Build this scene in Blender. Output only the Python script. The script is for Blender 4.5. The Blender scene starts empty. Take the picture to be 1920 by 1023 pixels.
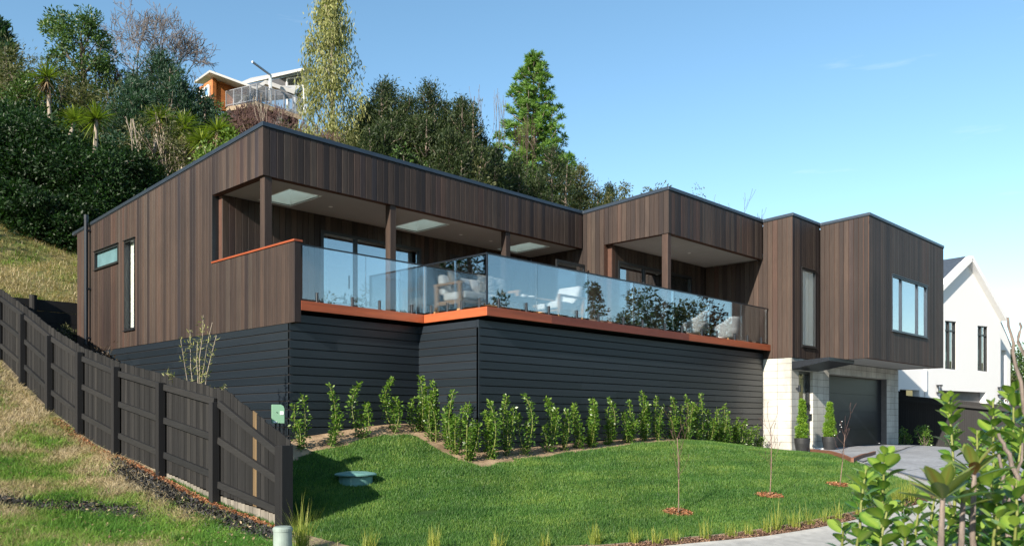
import bpy, math, random
import numpy as np
from math import sin, cos, pi, radians, sqrt, atan2
from mathutils import Vector, Matrix
random.seed(7)
S = bpy.context.scene
# ------------------------------------------------------------------ camera
YAW = 0.8003; F = 1583.9; HZ = 789.1
cd = bpy.data.cameras.new('camera'); cam = bpy.data.objects.new('camera', cd)
S.collection.objects.link(cam); S.camera = cam
cd.sensor_width = 36; cd.lens = F/1920*36; cd.shift_y = (HZ-511.5)/1920
cd.dof.use_dof = True; cd.dof.focus_distance = 16; cd.dof.aperture_fstop = 6.3; cd.clip_start = .05; cd.clip_end = 3000
cam.location = (0, 0, 0); cam.rotation_euler = (pi/2, 0, -YAW)
# ------------------------------------------------------------------ world, sun, exposure
SUN_AZ = atan2(-.98, -.19)            # direction towards the sun, measured from +Y towards +X
SUN_EL = radians(26)
w = bpy.data.worlds.new('World'); S.world = w; w.use_nodes = True
nt = w.node_tree; nt.nodes.clear()
sky = nt.nodes.new('ShaderNodeTexSky'); sky.sky_type = 'NISHITA'; sky.sun_disc = False
sky.sun_elevation = SUN_EL; sky.sun_rotation = SUN_AZ; sky.air_density = 1.0; sky.dust_density = .25; sky.ozone_density = 1.3; sky.altitude = 50
bg = nt.nodes.new('ShaderNodeBackground'); bg.inputs[1].default_value = .10
wo = nt.nodes.new('ShaderNodeOutputWorld')
tc = nt.nodes.new('ShaderNodeTexCoord'); mp = nt.nodes.new('ShaderNodeMapping'); mp.inputs['Scale'].default_value = (1.6, 1.6, 11)
nz = nt.nodes.new('ShaderNodeTexNoise'); nz.inputs['Scale'].default_value = 2.1; nz.inputs['Detail'].default_value = 8; nz.inputs['Roughness'].default_value = .55
cr = nt.nodes.new('ShaderNodeValToRGB'); cr.color_ramp.elements[0].position = .645; cr.color_ramp.elements[1].position = .90
cr.color_ramp.elements[1].color = (.55, .55, .55, 1); cr.color_ramp.elements[0].color = (0, 0, 0, 1)
mx = nt.nodes.new('ShaderNodeMix'); mx.data_type = 'RGBA'; mx.inputs[7].default_value = (5.6, 6.0, 6.4, 1)
L = nt.links.new
L(tc.outputs['Generated'], mp.inputs[0]); L(mp.outputs[0], nz.inputs[0]); L(nz.outputs[0], cr.inputs[0])
L(cr.outputs[0], mx.inputs[0]); L(sky.outputs[0], mx.inputs[6]); hs = nt.nodes.new('ShaderNodeHueSaturation'); hs.inputs['Hue'].default_value = .490; hs.inputs['Saturation'].default_value = 1.12; L(mx.outputs[2], hs.inputs['Color']); L(hs.outputs[0], bg.inputs[0]); L(bg.outputs[0], wo.inputs[0])
sd = bpy.data.lights.new('sun', 'SUN'); sun = bpy.data.objects.new('sun', sd); S.collection.objects.link(sun)
sd.energy = 5.0; sd.angle = radians(.6); sd.color = (1, .90, .77)
sv = Vector((sin(SUN_AZ)*cos(SUN_EL), cos(SUN_AZ)*cos(SUN_EL), sin(SUN_EL)))
sun.rotation_euler = sv.to_track_quat('Z', 'Y').to_euler()
S.view_settings.view_transform = 'Standard'; S.view_settings.look = 'None'; S.view_settings.gamma = 1
S.view_settings.exposure = 1.12
S.cycles.max_bounces = 8; S.cycles.transparent_max_bounces = 24; S.cycles.glossy_bounces = 4; S.cycles.transmission_bounces = 6
# ------------------------------------------------------------------ projection helpers (a measured point of the place -> metres)
FW = (sin(YAW), cos(YAW)); RT = (cos(YAW), -sin(YAW))
def ray(u, v=HZ):
    k = (u-960)/F
    return Vector((FW[0]+RT[0]*k, FW[1]+RT[1]*k, (HZ-v)/F))
def onX(u, X): d = ray(u); return d.y*X/d.x            # -> Y
def onY(u, Y): d = ray(u); return d.x*Y/d.y            # -> X
def at(u, v, d): return ray(u, v)*d                    # d = depth in metres
def onD(u, v, P, D):                                   # on the vertical plane through P along D
    r = ray(u, v); det = r.x*(-D[1])+D[0]*r.y
    t = (P[0]*(-D[1])+D[0]*P[1])/det
    return r*t
# ------------------------------------------------------------------ object helpers
col = S.collection
def link(o): col.objects.link(o); return o
def tag(o, label=None, cat=None, group=None, kind=None):
    if label: o['label'] = label
    if cat: o['category'] = cat
    if group: o['group'] = group
    if kind: o['kind'] = kind
    return o
def empty(name, loc=(0, 0, 0), rz=0, label=None, cat=None, group=None):
    o = link(bpy.data.objects.new(name, None)); o.location = loc; o.rotation_euler[2] = rz; o.empty_display_size = .2
    return tag(o, label, cat, group)
def copy_tree(o, parent=None):
    c = o.copy(); link(c); c.parent = parent
    for ch in list(o.children): copy_tree(ch, c)
    return c
class MB:
    def __init__(s): s.v = []; s.f = []; s.m = []; s.t = []; s.smooth = False
    def add(s, vs, fs, m=0, t=.5):
        b = len(s.v); s.v.extend([tuple(p) for p in vs]); s.f.extend([tuple(b+i for i in f) for f in fs])
        s.m.extend([m]*len(fs)); s.t.extend([t]*len(vs)); return s
    def hexa(s, p, m=0, t=.5):       # p: 4 bottom (ccw), 4 top
        return s.add(p, [(3, 2, 1, 0), (4, 5, 6, 7), (0, 1, 5, 4), (1, 2, 6, 5), (2, 3, 7, 6), (3, 0, 4, 7)], m, t)
    def box(s, a, b, m=0, t=.5):
        x0, y0, z0 = [min(i, j) for i, j in zip(a, b)]; x1, y1, z1 = [max(i, j) for i, j in zip(a, b)]
        return s.hexa([(x0, y0, z0), (x1, y0, z0), (x1, y1, z0), (x0, y1, z0), (x0, y0, z1), (x1, y0, z1), (x1, y1, z1), (x0, y1, z1)], m, t)
    def bar(s, p, q, wd, ht, m=0, t=.5, up=(0, 0, 1)):
        p = Vector(p); q = Vector(q); d = (q-p).normalized(); u = Vector(up)
        sd_ = d.cross(u)
        if sd_.length < 1e-4: sd_ = Vector((1, 0, 0))
        sd_.normalize(); u = sd_.cross(d).normalized(); a = sd_*wd/2; b = u*ht/2
        return s.hexa([p-a-b, p+a-b, q+a-b, q-a-b, p-a+b, p+a+b, q+a+b, q-a+b], m, t)
    def tube(s, pts, rad, n=8, m=0, t=.5, cap=True):
        pts = [Vector(p) for p in pts]
        if not hasattr(rad, '__len__'): rad = [rad]*len(pts)
        b = len(s.v); ref = Vector((.31, .17, .93))
        for i, p in enumerate(pts):
            d = (pts[min(i+1, len(pts)-1)]-pts[max(i-1, 0)]).normalized()
            x = d.cross(ref if abs(d.dot(ref)) < .97 else Vector((1, 0, 0))).normalized(); y = d.cross(x)
            for k in range(n):
                a = 2*pi*k/n; s.v.append(tuple(p+(x*cos(a)+y*sin(a))*rad[i])); s.t.append(t)
        for i in range(len(pts)-1):
            for k in range(n):
                s.f.append((b+i*n+k, b+i*n+(k+1) % n, b+(i+1)*n+(k+1) % n, b+(i+1)*n+k)); s.m.append(m)
        if cap:
            s.f.append(tuple(b+k for k in range(n))[::-1]); s.m.append(m)
            s.f.append(tuple(b+(len(pts)-1)*n+k for k in range(n))); s.m.append(m)
        return s
    def lathe(s, prof, n=24, c=(0, 0, 0), m=0, t=.5):
        b = len(s.v)
        for r, z in prof:
            for k in range(n):
                a = 2*pi*k/n; s.v.append((c[0]+r*cos(a), c[1]+r*sin(a), c[2]+z)); s.t.append(t)
        for i in range(len(prof)-1):
            for k in range(n):
                s.f.append((b+i*n+k, b+i*n+(k+1) % n, b+(i+1)*n+(k+1) % n, b+(i+1)*n+k)); s.m.append(m)
        s.f.append(tuple(b+k for k in range(n))[::-1]); s.m.append(m)
        s.f.append(tuple(b+(len(prof)-1)*n+k for k in range(n))); s.m.append(m)
        return s
    def prism(s, poly, z0, z1, m=0, t=.5):   # z0,z1 numbers or functions of (x,y)
        g0 = z0 if callable(z0) else (lambda x, y: z0); g1 = z1 if callable(z1) else (lambda x, y: z1)
        n = len(poly)
        vs = [(x, y, g0(x, y)) for x, y in poly]+[(x, y, g1(x, y)) for x, y in poly]
        fs = [tuple(range(n))[::-1], tuple(range(n, 2*n))]+[(i, (i+1) % n, n+(i+1) % n, n+i) for i in range(n)]
        return s.add(vs, fs, m, t)
    def build(s, name, mats, parent=None, smooth=False, bevel=0, loc=None):
        if not isinstance(mats, (list, tuple)): mats = [mats]
        me = bpy.data.meshes.new(name); me.from_pydata(s.v, [], s.f)
        for mt in mats: me.materials.append(mt)
        me.polygons.foreach_set('material_index', s.m)
        if smooth: me.polygons.foreach_set('use_smooth', [True]*len(s.f))
        at_ = me.attributes.new('tone', 'FLOAT', 'POINT'); at_.data.foreach_set('value', s.t)
        me.update(); o = link(bpy.data.objects.new(name, me)); o.parent = parent
        if loc is not None: o.location = loc
        if bevel:
            b = o.modifiers.new('bevel', 'BEVEL'); b.width = bevel; b.segments = 2; b.limit_method = 'ANGLE'; b.angle_limit = radians(40)
        return o
def np_mesh(name, V, Fq, mats, tone, parent=None, smooth=False, mi=None):
    """V (n,3), Fq (m,k) equal-sized faces"""
    me = bpy.data.meshes.new(name); n, k = Fq.shape
    me.vertices.add(len(V)); me.vertices.foreach_set('co', V.astype(np.float32).ravel())
    me.loops.add(n*k); me.loops.foreach_set('vertex_index', Fq.astype(np.int32).ravel())
    me.polygons.add(n); me.polygons.foreach_set('loop_start', np.arange(0, n*k, k, dtype=np.int32))
    me.polygons.foreach_set('loop_total', np.full(n, k, dtype=np.int32))
    if smooth: me.polygons.foreach_set('use_smooth', np.ones(n, dtype=bool))
    for mt in (mats if isinstance(mats, (list, tuple)) else [mats]): me.materials.append(mt)
    if mi is not None: me.polygons.foreach_set('material_index', mi.astype(np.int32))
    a = me.attributes.new('tone', 'FLOAT', 'POINT'); a.data.foreach_set('value', tone.astype(np.float32))
    me.update(calc_edges=True); me.validate()
    o = link(bpy.data.objects.new(name, me)); o.parent = parent
    return o
# ------------------------------------------------------------------ materials
def ramp(nt, pairs, src):
    r = nt.nodes.new('ShaderNodeValToRGB'); e = r.color_ramp.elements
    while len(e) < len(pairs): e.new(.5)
    for i, (p, c) in enumerate(pairs): e[i].position = p; e[i].color = (*c, 1)
    nt.links.new(src, r.inputs[0]); return r.outputs[0]
def mixc(nt, f, a, b, mode='MIX'):
    m = nt.nodes.new('ShaderNodeMix'); m.data_type = 'RGBA'; m.blend_type = mode
    for s_, i in ((f, 0), (a, 6), (b, 7)):
        if isinstance(s_, (int, float)): m.inputs[i].default_value = s_
        elif isinstance(s_, tuple): m.inputs[i].default_value = (*s_, 1)
        else: nt.links.new(s_, m.inputs[i])
    return m.outputs[2]
def noise(nt, scale=(1, 1, 1), sc=5, detail=4, rough=.5, vec=None):
    m = nt.nodes.new('ShaderNodeMapping'); m.inputs['Scale'].default_value = scale
    if vec is None: vec = nt.nodes.new('ShaderNodeTexCoord').outputs['Object']
    nt.links.new(vec, m.inputs[0]); n = nt.nodes.new('ShaderNodeTexNoise')
    n.inputs['Scale'].default_value = sc; n.inputs['Detail'].default_value = detail; n.inputs['Roughness'].default_value = rough
    nt.links.new(m.outputs[0], n.inputs[0]); return n.outputs[0]
def attr(nt, name='tone'):
    a = nt.nodes.new('ShaderNodeAttribute'); a.attribute_name = name; return a.outputs['Fac']
def newmat(name):
    m = bpy.data.materials.new(name); m.use_nodes = True; nt = m.node_tree
    return m, nt, nt.nodes['Principled BSDF']
def bump(nt, p, src, strength=.3, dist=.01):
    b = nt.nodes.new('ShaderNodeBump'); b.inputs['Strength'].default_value = strength; b.inputs['Distance'].default_value = dist
    nt.links.new(src, b.inputs['Height']); nt.links.new(b.outputs[0], p.inputs['Normal'])
def plain(name, c, rough=.5, metal=0, nscale=8, var=.15, bmp=0, stretch=(1, 1, 1), spec=.5):
    m, nt, p = newmat(name); n = noise(nt, stretch, nscale, 5)
    c0 = tuple(x*(1-var) for x in c); c1 = tuple(min(1, x*(1+var)) for x in c)
    nt.links.new(ramp(nt, [(.3, c0), (.7, c1)], n), p.inputs['Base Color'])
    p.inputs['Roughness'].default_value = rough; p.inputs['Metallic'].default_value = metal
    p.inputs['Specular IOR Level'].default_value = spec
    if bmp: bump(nt, p, noise(nt, stretch, nscale*6, 4), bmp)
    return m
def wood(name, pairs, rough=.55, grain=(45, 45, 1.6), gstr=.45, streak=.35, bmp=.25, spec=.4):
    """per-board tone from the 'tone' attribute, grain stretched along the board"""
    m, nt, p = newmat(name); c = ramp(nt, pairs, attr(nt))
    g = noise(nt, grain, 1.5, 6, .65); c = mixc(nt, gstr, c, ramp(nt, [(.3, (.35, .35, .35)), (.7, (1.5, 1.45, 1.4))], g), 'MULTIPLY')
    s_ = noise(nt, tuple(x*.12 for x in grain), 1.3, 3); c = mixc(nt, streak, c, ramp(nt, [(.35, (.55, .55, .58)), (.65, (1.3, 1.25, 1.2))], s_), 'MULTIPLY')
    nt.links.new(c, p.inputs['Base Color']); p.inputs['Roughness'].default_value = rough; p.inputs['Specular IOR Level'].default_value = spec
    if bmp: bump(nt, p, g, bmp, .004)
    return m
M = {}
def knotty(name, pairs):
    m = wood(name, pairs, .6, (45, 45, 1.6), .5, .5, .25, .3); nt = m.node_tree; p = nt.nodes['Principled BSDF']; src = p.inputs['Base Color'].links[0].from_socket
    vor = nt.nodes.new('ShaderNodeTexVoronoi'); vor.inputs['Scale'].default_value = 1; mp_ = nt.nodes.new('ShaderNodeMapping'); mp_.inputs['Scale'].default_value = (3.3, 3.3, .9)
    nt.links.new(nt.nodes.new('ShaderNodeTexCoord').outputs['Object'], mp_.inputs[0]); nt.links.new(mp_.outputs[0], vor.inputs[0])
    c = mixc(nt, .8, src, ramp(nt, [(.02, (.35, .3, .3)), (.06, (1, 1, 1))], vor.outputs['Distance']), 'MULTIPLY')
    c = mixc(nt, .5, c, ramp(nt, [(.35, (.62, .60, .62)), (.65, (1.25, 1.2, 1.15))], noise(nt, (.5, .5, .35), 1.2, 5, .6)), 'MULTIPLY')
    nt.links.new(c, p.inputs['Base Color']); return m
M['clad'] = knotty('dark_stained_cedar', [(0, (.018, .013, .013)), (.2, (.029, .021, .018)), (.42, (.038, .027, .022)), (.62, (.047, .033, .026)), (.80, (.050, .040, .033)), (.93, (.056, .033, .025)), (1, (.022, .019, .022))])
M['groove'] = plain('groove_edge_timber', (.07, .030, .018), .8)
M['char'] = wood('charcoal_painted_boards', [(0, (.008, .013, .018)), (1, (.013, .019, .026))], .38, (1.2, 1.2, 60), .25, .15, .12, .5)
M['black'] = plain('black_backing', (.006, .006, .007), .8)
M['fascia'] = wood('oiled_deck_fascia', [(0, (.24, .055, .022)), (.5, (.33, .082, .03)), (1, (.15, .035, .018))], .42, (2.0, 2.0, 50), .35, .5, .15)
M['deck'] = wood('oiled_decking', [(0, (.12, .075, .05)), (1, (.19, .12, .08))], .5, (40, 2, 2), .4, .4)
M['flash'] = plain('dark_steel_flashing', (.045, .06, .08), .38, .6, 5, .1, spec=.6)
M['alu'] = plain('black_joinery', (.018, .020, .022), .35, .2, 20, .1)
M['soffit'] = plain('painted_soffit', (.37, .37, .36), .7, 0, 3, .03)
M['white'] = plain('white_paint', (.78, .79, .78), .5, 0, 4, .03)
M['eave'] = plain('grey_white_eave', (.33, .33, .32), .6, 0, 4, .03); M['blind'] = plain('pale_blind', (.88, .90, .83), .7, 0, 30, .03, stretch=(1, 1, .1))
M['interior'] = plain('interior_plaster', (.42, .40, .37), .8, 0, 3, .04)
M['floorint'] = plain('interior_floor', (.22, .15, .1), .5)
M['steel'] = plain('black_steel', (.006, .009, .014), .38, 0, 9, .2)
M['rubber'] = plain('dark_plastic', (.02, .021, .023), .5)
def glassmat(name, tint, fmin, fmax, rough=0.0):
    m, nt, p = newmat(name); nt.nodes.remove(p); out = nt.nodes['Material Output']
    g = nt.nodes.new('ShaderNodeBsdfGlossy'); g.inputs['Roughness'].default_value = rough; g.inputs['Color'].default_value = (.92, .97, 1, 1)
    t = nt.nodes.new('ShaderNodeBsdfTransparent'); t.inputs[0].default_value = (*tint, 1)
    lw = nt.nodes.new('ShaderNodeFresnel'); lw.inputs[0].default_value = 1.5
    mr = nt.nodes.new('ShaderNodeMapRange'); mr.inputs[1].default_value = .04; mr.inputs[2].default_value = .6; mr.inputs[3].default_value = fmin; mr.inputs[4].default_value = fmax
    nt.links.new(lw.outputs[0], mr.inputs[0]); x = nt.nodes.new('ShaderNodeMixShader'); nt.links.new(mr.outputs[0], x.inputs[0])
    nt.links.new(t.outputs[0], x.inputs[1]); nt.links.new(g.outputs[0], x.inputs[2]); nt.links.new(x.outputs[0], out.inputs[0]); return m
M['rail_glass'] = glassmat('tinted_balustrade_glass', (.97, .99, .995), .10, .9)
M['pane'] = glassmat('window_glass', (.72, .80, .82), .30, .95)
M['pane_clear'] = glassmat('clear_window_glass', (.97, .98, .98), .04, .6)
m_, nt_, p_ = newmat('opal_skylight'); M['sky_glass'] = m_; nt_.nodes.remove(p_); tl = nt_.nodes.new('ShaderNodeBsdfTranslucent'); tl.inputs[0].default_value = (.78, .90, .86, 1); nt_.links.new(tl.outputs[0], nt_.nodes['Material Output'].inputs[0])
M['frost'] = plain('frosted_glass', (.10, .19, .21), .3, 0, 3, .2, spec=.8)
# stacked concrete block
m, nt, p = newmat('stack_bond_concrete_block'); M['block'] = m
geo = nt.nodes.new('ShaderNodeNewGeometry'); sp = nt.nodes.new('ShaderNodeSeparateXYZ'); nt.links.new(geo.outputs['Position'], sp.inputs[0])
ad = nt.nodes.new('ShaderNodeMath'); nt.links.new(sp.outputs[0], ad.inputs[0]); nt.links.new(sp.outputs[1], ad.inputs[1])
ad2 = nt.nodes.new('ShaderNodeMath'); ad2.inputs[1].default_value = -31.84; nt.links.new(ad.outputs[0], ad2.inputs[0])
zz = nt.nodes.new('ShaderNodeMath'); zz.inputs[1].default_value = .76; nt.links.new(sp.outputs[2], zz.inputs[0])
cb = nt.nodes.new('ShaderNodeCombineXYZ'); nt.links.new(ad2.outputs[0], cb.inputs[0]); nt.links.new(zz.outputs[0], cb.inputs[1])
bk = nt.nodes.new('ShaderNodeTexBrick'); bk.offset = 0; bk.squash = 1; bk.inputs['Scale'].default_value = 1
bk.inputs['Brick Width'].default_value = .39; bk.inputs['Row Height'].default_value = .193; bk.inputs['Mortar Size'].default_value = .006; bk.inputs['Mortar Smooth'].default_value = .2
bk.inputs['Color1'].default_value = (.42, .415, .385, 1); bk.inputs['Color2'].default_value = (.50, .495, .455, 1); bk.inputs['Mortar'].default_value = (.17, .165, .145, 1)
nt.links.new(cb.outputs[0], bk.inputs['Vector'])
c = mixc(nt, .55, bk.outputs['Color'], ramp(nt, [(.35, (.45, .45, .43)), (.62, (1.1, 1.1, 1.1))], noise(nt, (1, 1, .6), 1.6, 6, .65)), 'MULTIPLY')
c = mixc(nt, .35, c, ramp(nt, [(.35, (.7, .7, .7)), (.65, (1.15, 1.15, 1.15))], noise(nt, (1, 1, 1), 40, 4, .7)), 'MULTIPLY')
nt.links.new(c, p.inputs['Base Color']); p.inputs['Roughness'].default_value = .9; bump(nt, p, bk.outputs['Fac'], -.5, .006)
M['fence'] = wood('black_stained_palings', [(0, (.009, .0095, .010)), (.35, (.0125, .013, .0135)), (.7, (.016, .0165, .017)), (.93, (.023, .023, .0225)), (.96, (.12, .085, .045)), (1, (.12, .085, .045))], .75, (50, 50, 1.3), .75, .6, .3, .25)
M['fence_raw'] = wood('unpainted_paling_foot', [(0, (.13, .12, .10)), (1, (.20, .185, .155))], .85, (50, 50, 2), .5, .3)
M['fence_rail'] = wood('black_stained_rail', [(0, (.010, .011, .012)), (1, (.018, .018, .018))], .65, (2, 2, 40), .5, .4, .2, .35)
M['fence_post'] = wood('black_post', [(0, (.008, .008, .009)), (1, (.014, .014, .015))], .65, (30, 30, 1.5), .4, .3, .2, .35)
M['concrete'] = plain('exposed_concrete', (.25, .26, .275), .85, 0, 14, .16, .2)
M['concrete2'] = plain('pale_footpath_concrete', (.31, .305, .285), .85, 0, 7, .16, .2)
M['stucco'] = plain('white_render', (.69, .69, .685), .85, 0, 60, .02, .05)
M['roofdark'] = plain('dark_roofing', (.06, .075, .095), .5, .2)
M['timber_edge'] = wood('red_timber_edging', [(0, (.16, .07, .045)), (1, (.22, .10, .06))], .7, (2, 2, 40), .5, .4)
M['paleedge'] = wood('pale_timber_edging', [(0, (.22, .18, .12)), (1, (.30, .24, .17))], .8, (2, 2, 40), .5, .4)
M['furn'] = wood('teak', [(0, (.36, .20, .09)), (1, (.46, .27, .13))], .5, (20, 20, 20), .3, .2)
M['cushion'] = plain('white_cushion', (.80, .79, .77), .9, 0, 12, .04, .1)
M['shell'] = plain('white_plastic_shell', (.82, .82, .82), .4, 0, 4, .02)
M['bark'] = plain('grey_brown_bark', (.15, .12, .095), .9, 0, 12, .35, .5, (1, 1, .3))
M['palebark'] = plain('pale_bark', (.28, .235, .185), .85, 0, 10, .25, .3, (1, 1, .3))
M['woody'] = plain('grey_woody_stem', (.15, .12, .10), .85, 0, 90, .4, .4, (1, 1, .3)); M['twig'] = plain('reddish_twig', (.075, .038, .032), .8, 0, 20, .3)
M['sapbark'] = plain('sapling_bark', (.17, .11, .085), .8, 0, 20, .3); M['greytwig'] = plain('grey_twig', (.13, .115, .11), .85, 0, 20, .25)
def leafmat(name, cols, rough=.5, trans=.3, spec=.35, tcol=None):
    m, nt, p = newmat(name); n = len(cols)
    c = ramp(nt, [(i/(n-1), cc) for i, cc in enumerate(cols)], attr(nt))
    c = mixc(nt, .4, c, ramp(nt, [(.3, (.55, .6, .55)), (.7, (1.35, 1.3, 1.25))], noise(nt, (1, 1, 1), .9, 2)), 'MULTIPLY')
    nt.links.new(c, p.inputs['Base Color']); p.inputs['Roughness'].default_value = rough; p.inputs['Specular IOR Level'].default_value = spec
    t = nt.nodes.new('ShaderNodeBsdfTranslucent'); nt.links.new(mixc(nt, 1.0, c, tcol or (1.2, 1.5, .6), 'MULTIPLY'), t.inputs[0])
    x = nt.nodes.new('ShaderNodeMixShader'); x.inputs[0].default_value = trans
    nt.links.new(p.outputs[0], x.inputs[1]); nt.links.new(t.outputs[0], x.inputs[2]); nt.links.new(x.outputs[0], nt.nodes['Material Output'].inputs[0])
    return m
M['leaf_dark'] = leafmat('dark_broadleaf', [(.007, .020, .006), (.014, .038, .010), (.026, .066, .014)], .5, .25, .25)
M['leaf_mid'] = leafmat('mid_broadleaf', [(.030, .060, .016), (.050, .100, .022), (.085, .140, .030)], .45)
M['leaf_light'] = leafmat('light_broadleaf', [(.07, .12, .025), (.11, .18, .03), (.18, .25, .05)], .45)
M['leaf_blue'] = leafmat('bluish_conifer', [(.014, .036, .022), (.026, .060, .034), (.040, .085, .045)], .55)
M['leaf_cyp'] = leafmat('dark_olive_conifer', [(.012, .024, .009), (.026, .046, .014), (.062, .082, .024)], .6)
M['leaf_pine'] = leafmat('bright_pine', [(.05, .11, .022), (.10, .20, .032), (.20, .31, .06)], .5)
M['leaf_euc'] = leafmat('olive_eucalypt', [(.12, .13, .045), (.20, .21, .075), (.32, .32, .12)], .5, .3)
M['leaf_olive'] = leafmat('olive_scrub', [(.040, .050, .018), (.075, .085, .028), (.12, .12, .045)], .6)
M['leaf_brown'] = leafmat('brown_scrub', [(.03, .022, .012), (.055, .036, .018), (.09, .065, .03)], .7, .2, .2, (1.2, 1, .8))
M['cabbage'] = leafmat('cabbage_tree_leaf', [(.06, .09, .02), (.13, .18, .03), (.26, .30, .04)], .4)
M['cabbage_dead'] = leafmat('dead_skirt', [(.18, .13, .08), (.26, .19, .12)], .8, .2, .2, (1, .9, .7))
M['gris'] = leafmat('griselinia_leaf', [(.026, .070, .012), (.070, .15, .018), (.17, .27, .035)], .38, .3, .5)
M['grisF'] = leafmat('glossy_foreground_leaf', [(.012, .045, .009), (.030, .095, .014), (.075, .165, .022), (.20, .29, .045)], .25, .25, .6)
M['magn'] = leafmat('long_glossy_leaf', [(.03, .08, .018), (.08, .14, .03), (.20, .24, .05), (.22, .08, .03)], .3, .3, .5)
M['stemg'] = plain('green_stem', (.15, .17, .04), .6)
M['cypot'] = leafmat('conifer_in_pot', [(.06, .13, .015), (.12, .24, .02), (.24, .36, .04)], .55)
M['grass'] = leafmat('lawn_blade', [(.030, .088, .019), (.058, .140, .028), (.115, .200, .040), (.23, .29, .065)], .5, .35, .3)
M['grass_dry'] = leafmat('mixed_rough_grass', [(.075, .19, .028), (.17, .29, .045), (.34, .285, .15), (.46, .385, .255)], .6, .3, .2, (1.1, 1.1, .7))
M['tuft'] = leafmat('yellow_green_sedge', [(.12, .17, .03), (.24, .28, .05), (.40, .38, .10)], .5, .35, .3)
def groundmat(name, pairs, sc=1.2, pairs2=None, f=.5):
    m, nt, p = newmat(name); c = ramp(nt, pairs, noise(nt, (1, 1, 1), sc, 6, .6))
    if pairs2: c = mixc(nt, f, c, ramp(nt, pairs2, noise(nt, (1, 1, 1), 60, 3, .7)), 'MULTIPLY')
    nt.links.new(c, p.inputs['Base Color']); p.inputs['Roughness'].default_value = .95; p.inputs['Specular IOR Level'].default_value = .1
    bump(nt, p, noise(nt, (1, 1, 1), 50, 4, .7), .6, .02); return m
gr2 = [(.3, (.6, .6, .6)), (.7, (1.3, 1.3, 1.3))]
M['soil_lawn'] = groundmat('lawn_soil', [(.3, (.02, .05, .012)), (.7, (.04, .08, .02))], 2, gr2)
M['bed'] = groundmat('bed_soil', [(.3, (.16, .11, .07)), (.6, (.34, .25, .16))], 3, gr2)
M['rough'] = groundmat('rough_slope', [(.33, (.045, .042, .04)), (.42, (.14, .115, .075)), (.55, (.25, .20, .13)), (.66, (.09, .10, .04))], .8, gr2)
_m = M['concrete']; _nt = _m.node_tree; _p = _nt.nodes['Principled BSDF']; _src = _p.inputs['Base Color'].links[0].from_socket
_b = _nt.nodes.new('ShaderNodeTexBrick'); _b.offset = 0; _b.inputs['Scale'].default_value = 1; _b.inputs['Brick Width'].default_value = 3.3; _b.inputs['Row Height'].default_value = 3.1; _b.inputs['Mortar Size'].default_value = .012
_b.inputs['Color1'].default_value = (1, 1, 1, 1); _b.inputs['Color2'].default_value = (.93, .93, .93, 1); _b.inputs['Mortar'].default_value = (.35, .35, .35, 1)
_nt.links.new(_nt.nodes.new('ShaderNodeTexCoord').outputs['Object'], _b.inputs['Vector']); _c = mixc(_nt, 1.0, _src, _b.outputs['Color'], 'MULTIPLY')
_c = mixc(_nt, .7, _c, ramp(_nt, [(.35, (.72, .72, .70)), (.6, (1.1, 1.1, 1.1))], noise(_nt, (1, 1, 1), .9, 7, .7)), 'MULTIPLY'); _nt.links.new(_c, _p.inputs['Base Color'])
M['mulch'] = groundmat('mulch', [(.35, (.13, .08, .055)), (.65, (.22, .14, .09))], 6, gr2)
M['hill'] = groundmat('hill_soil', [(.3, (.10, .11, .03)), (.5, (.24, .20, .09)), (.7, (.10, .15, .04))], .35, gr2)
M['chip'] = leafmat('orange_bark_chip', [(.20, .07, .03), (.32, .13, .06), (.40, .24, .14)], .8, .05, .2, (1, .8, .6))
M['chip_dark'] = leafmat('dark_clod', [(.03, .03, .032), (.05, .05, .05), (.09, .085, .08)], .95, .0, .1, (1, 1, 1))
M['debris'] = leafmat('dry_debris', [(.08, .055, .035), (.20, .14, .08), (.34, .27, .17)], .8, .05, .2, (1, .8, .6)); M['farhill'] = groundmat('far_hill', [(.35, (.05, .075, .04)), (.5, (.20, .17, .08)), (.65, (.07, .10, .045))], .012, None)
M['lid'] = plain('green_plastic_lid', (.11, .24, .22), .5, 0, 5, .15)
M['boxgreen'] = plain('sage_green_steel', (.16, .30, .20), .45, 0, 4, .05)
M['greyplastic'] = plain('mossy_grey_plastic', (.20, .25, .22), .6, 0, 9, .15)
M['cedar_orange'] = wood('orange_weatherboard', [(0, (.30, .10, .03)), (1, (.40, .16, .05))], .6, (2, 2, 30), .4, .2)
M['galv'] = plain('galvanised_steel', (.26, .27, .29), .45, .3)
M['darkboard'] = plain('dark_grey_boards', (.10, .10, .105), .6)
M['bluepane'] = glassmat('blue_window_glass', (.10, .22, .38), .45, .95)
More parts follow.
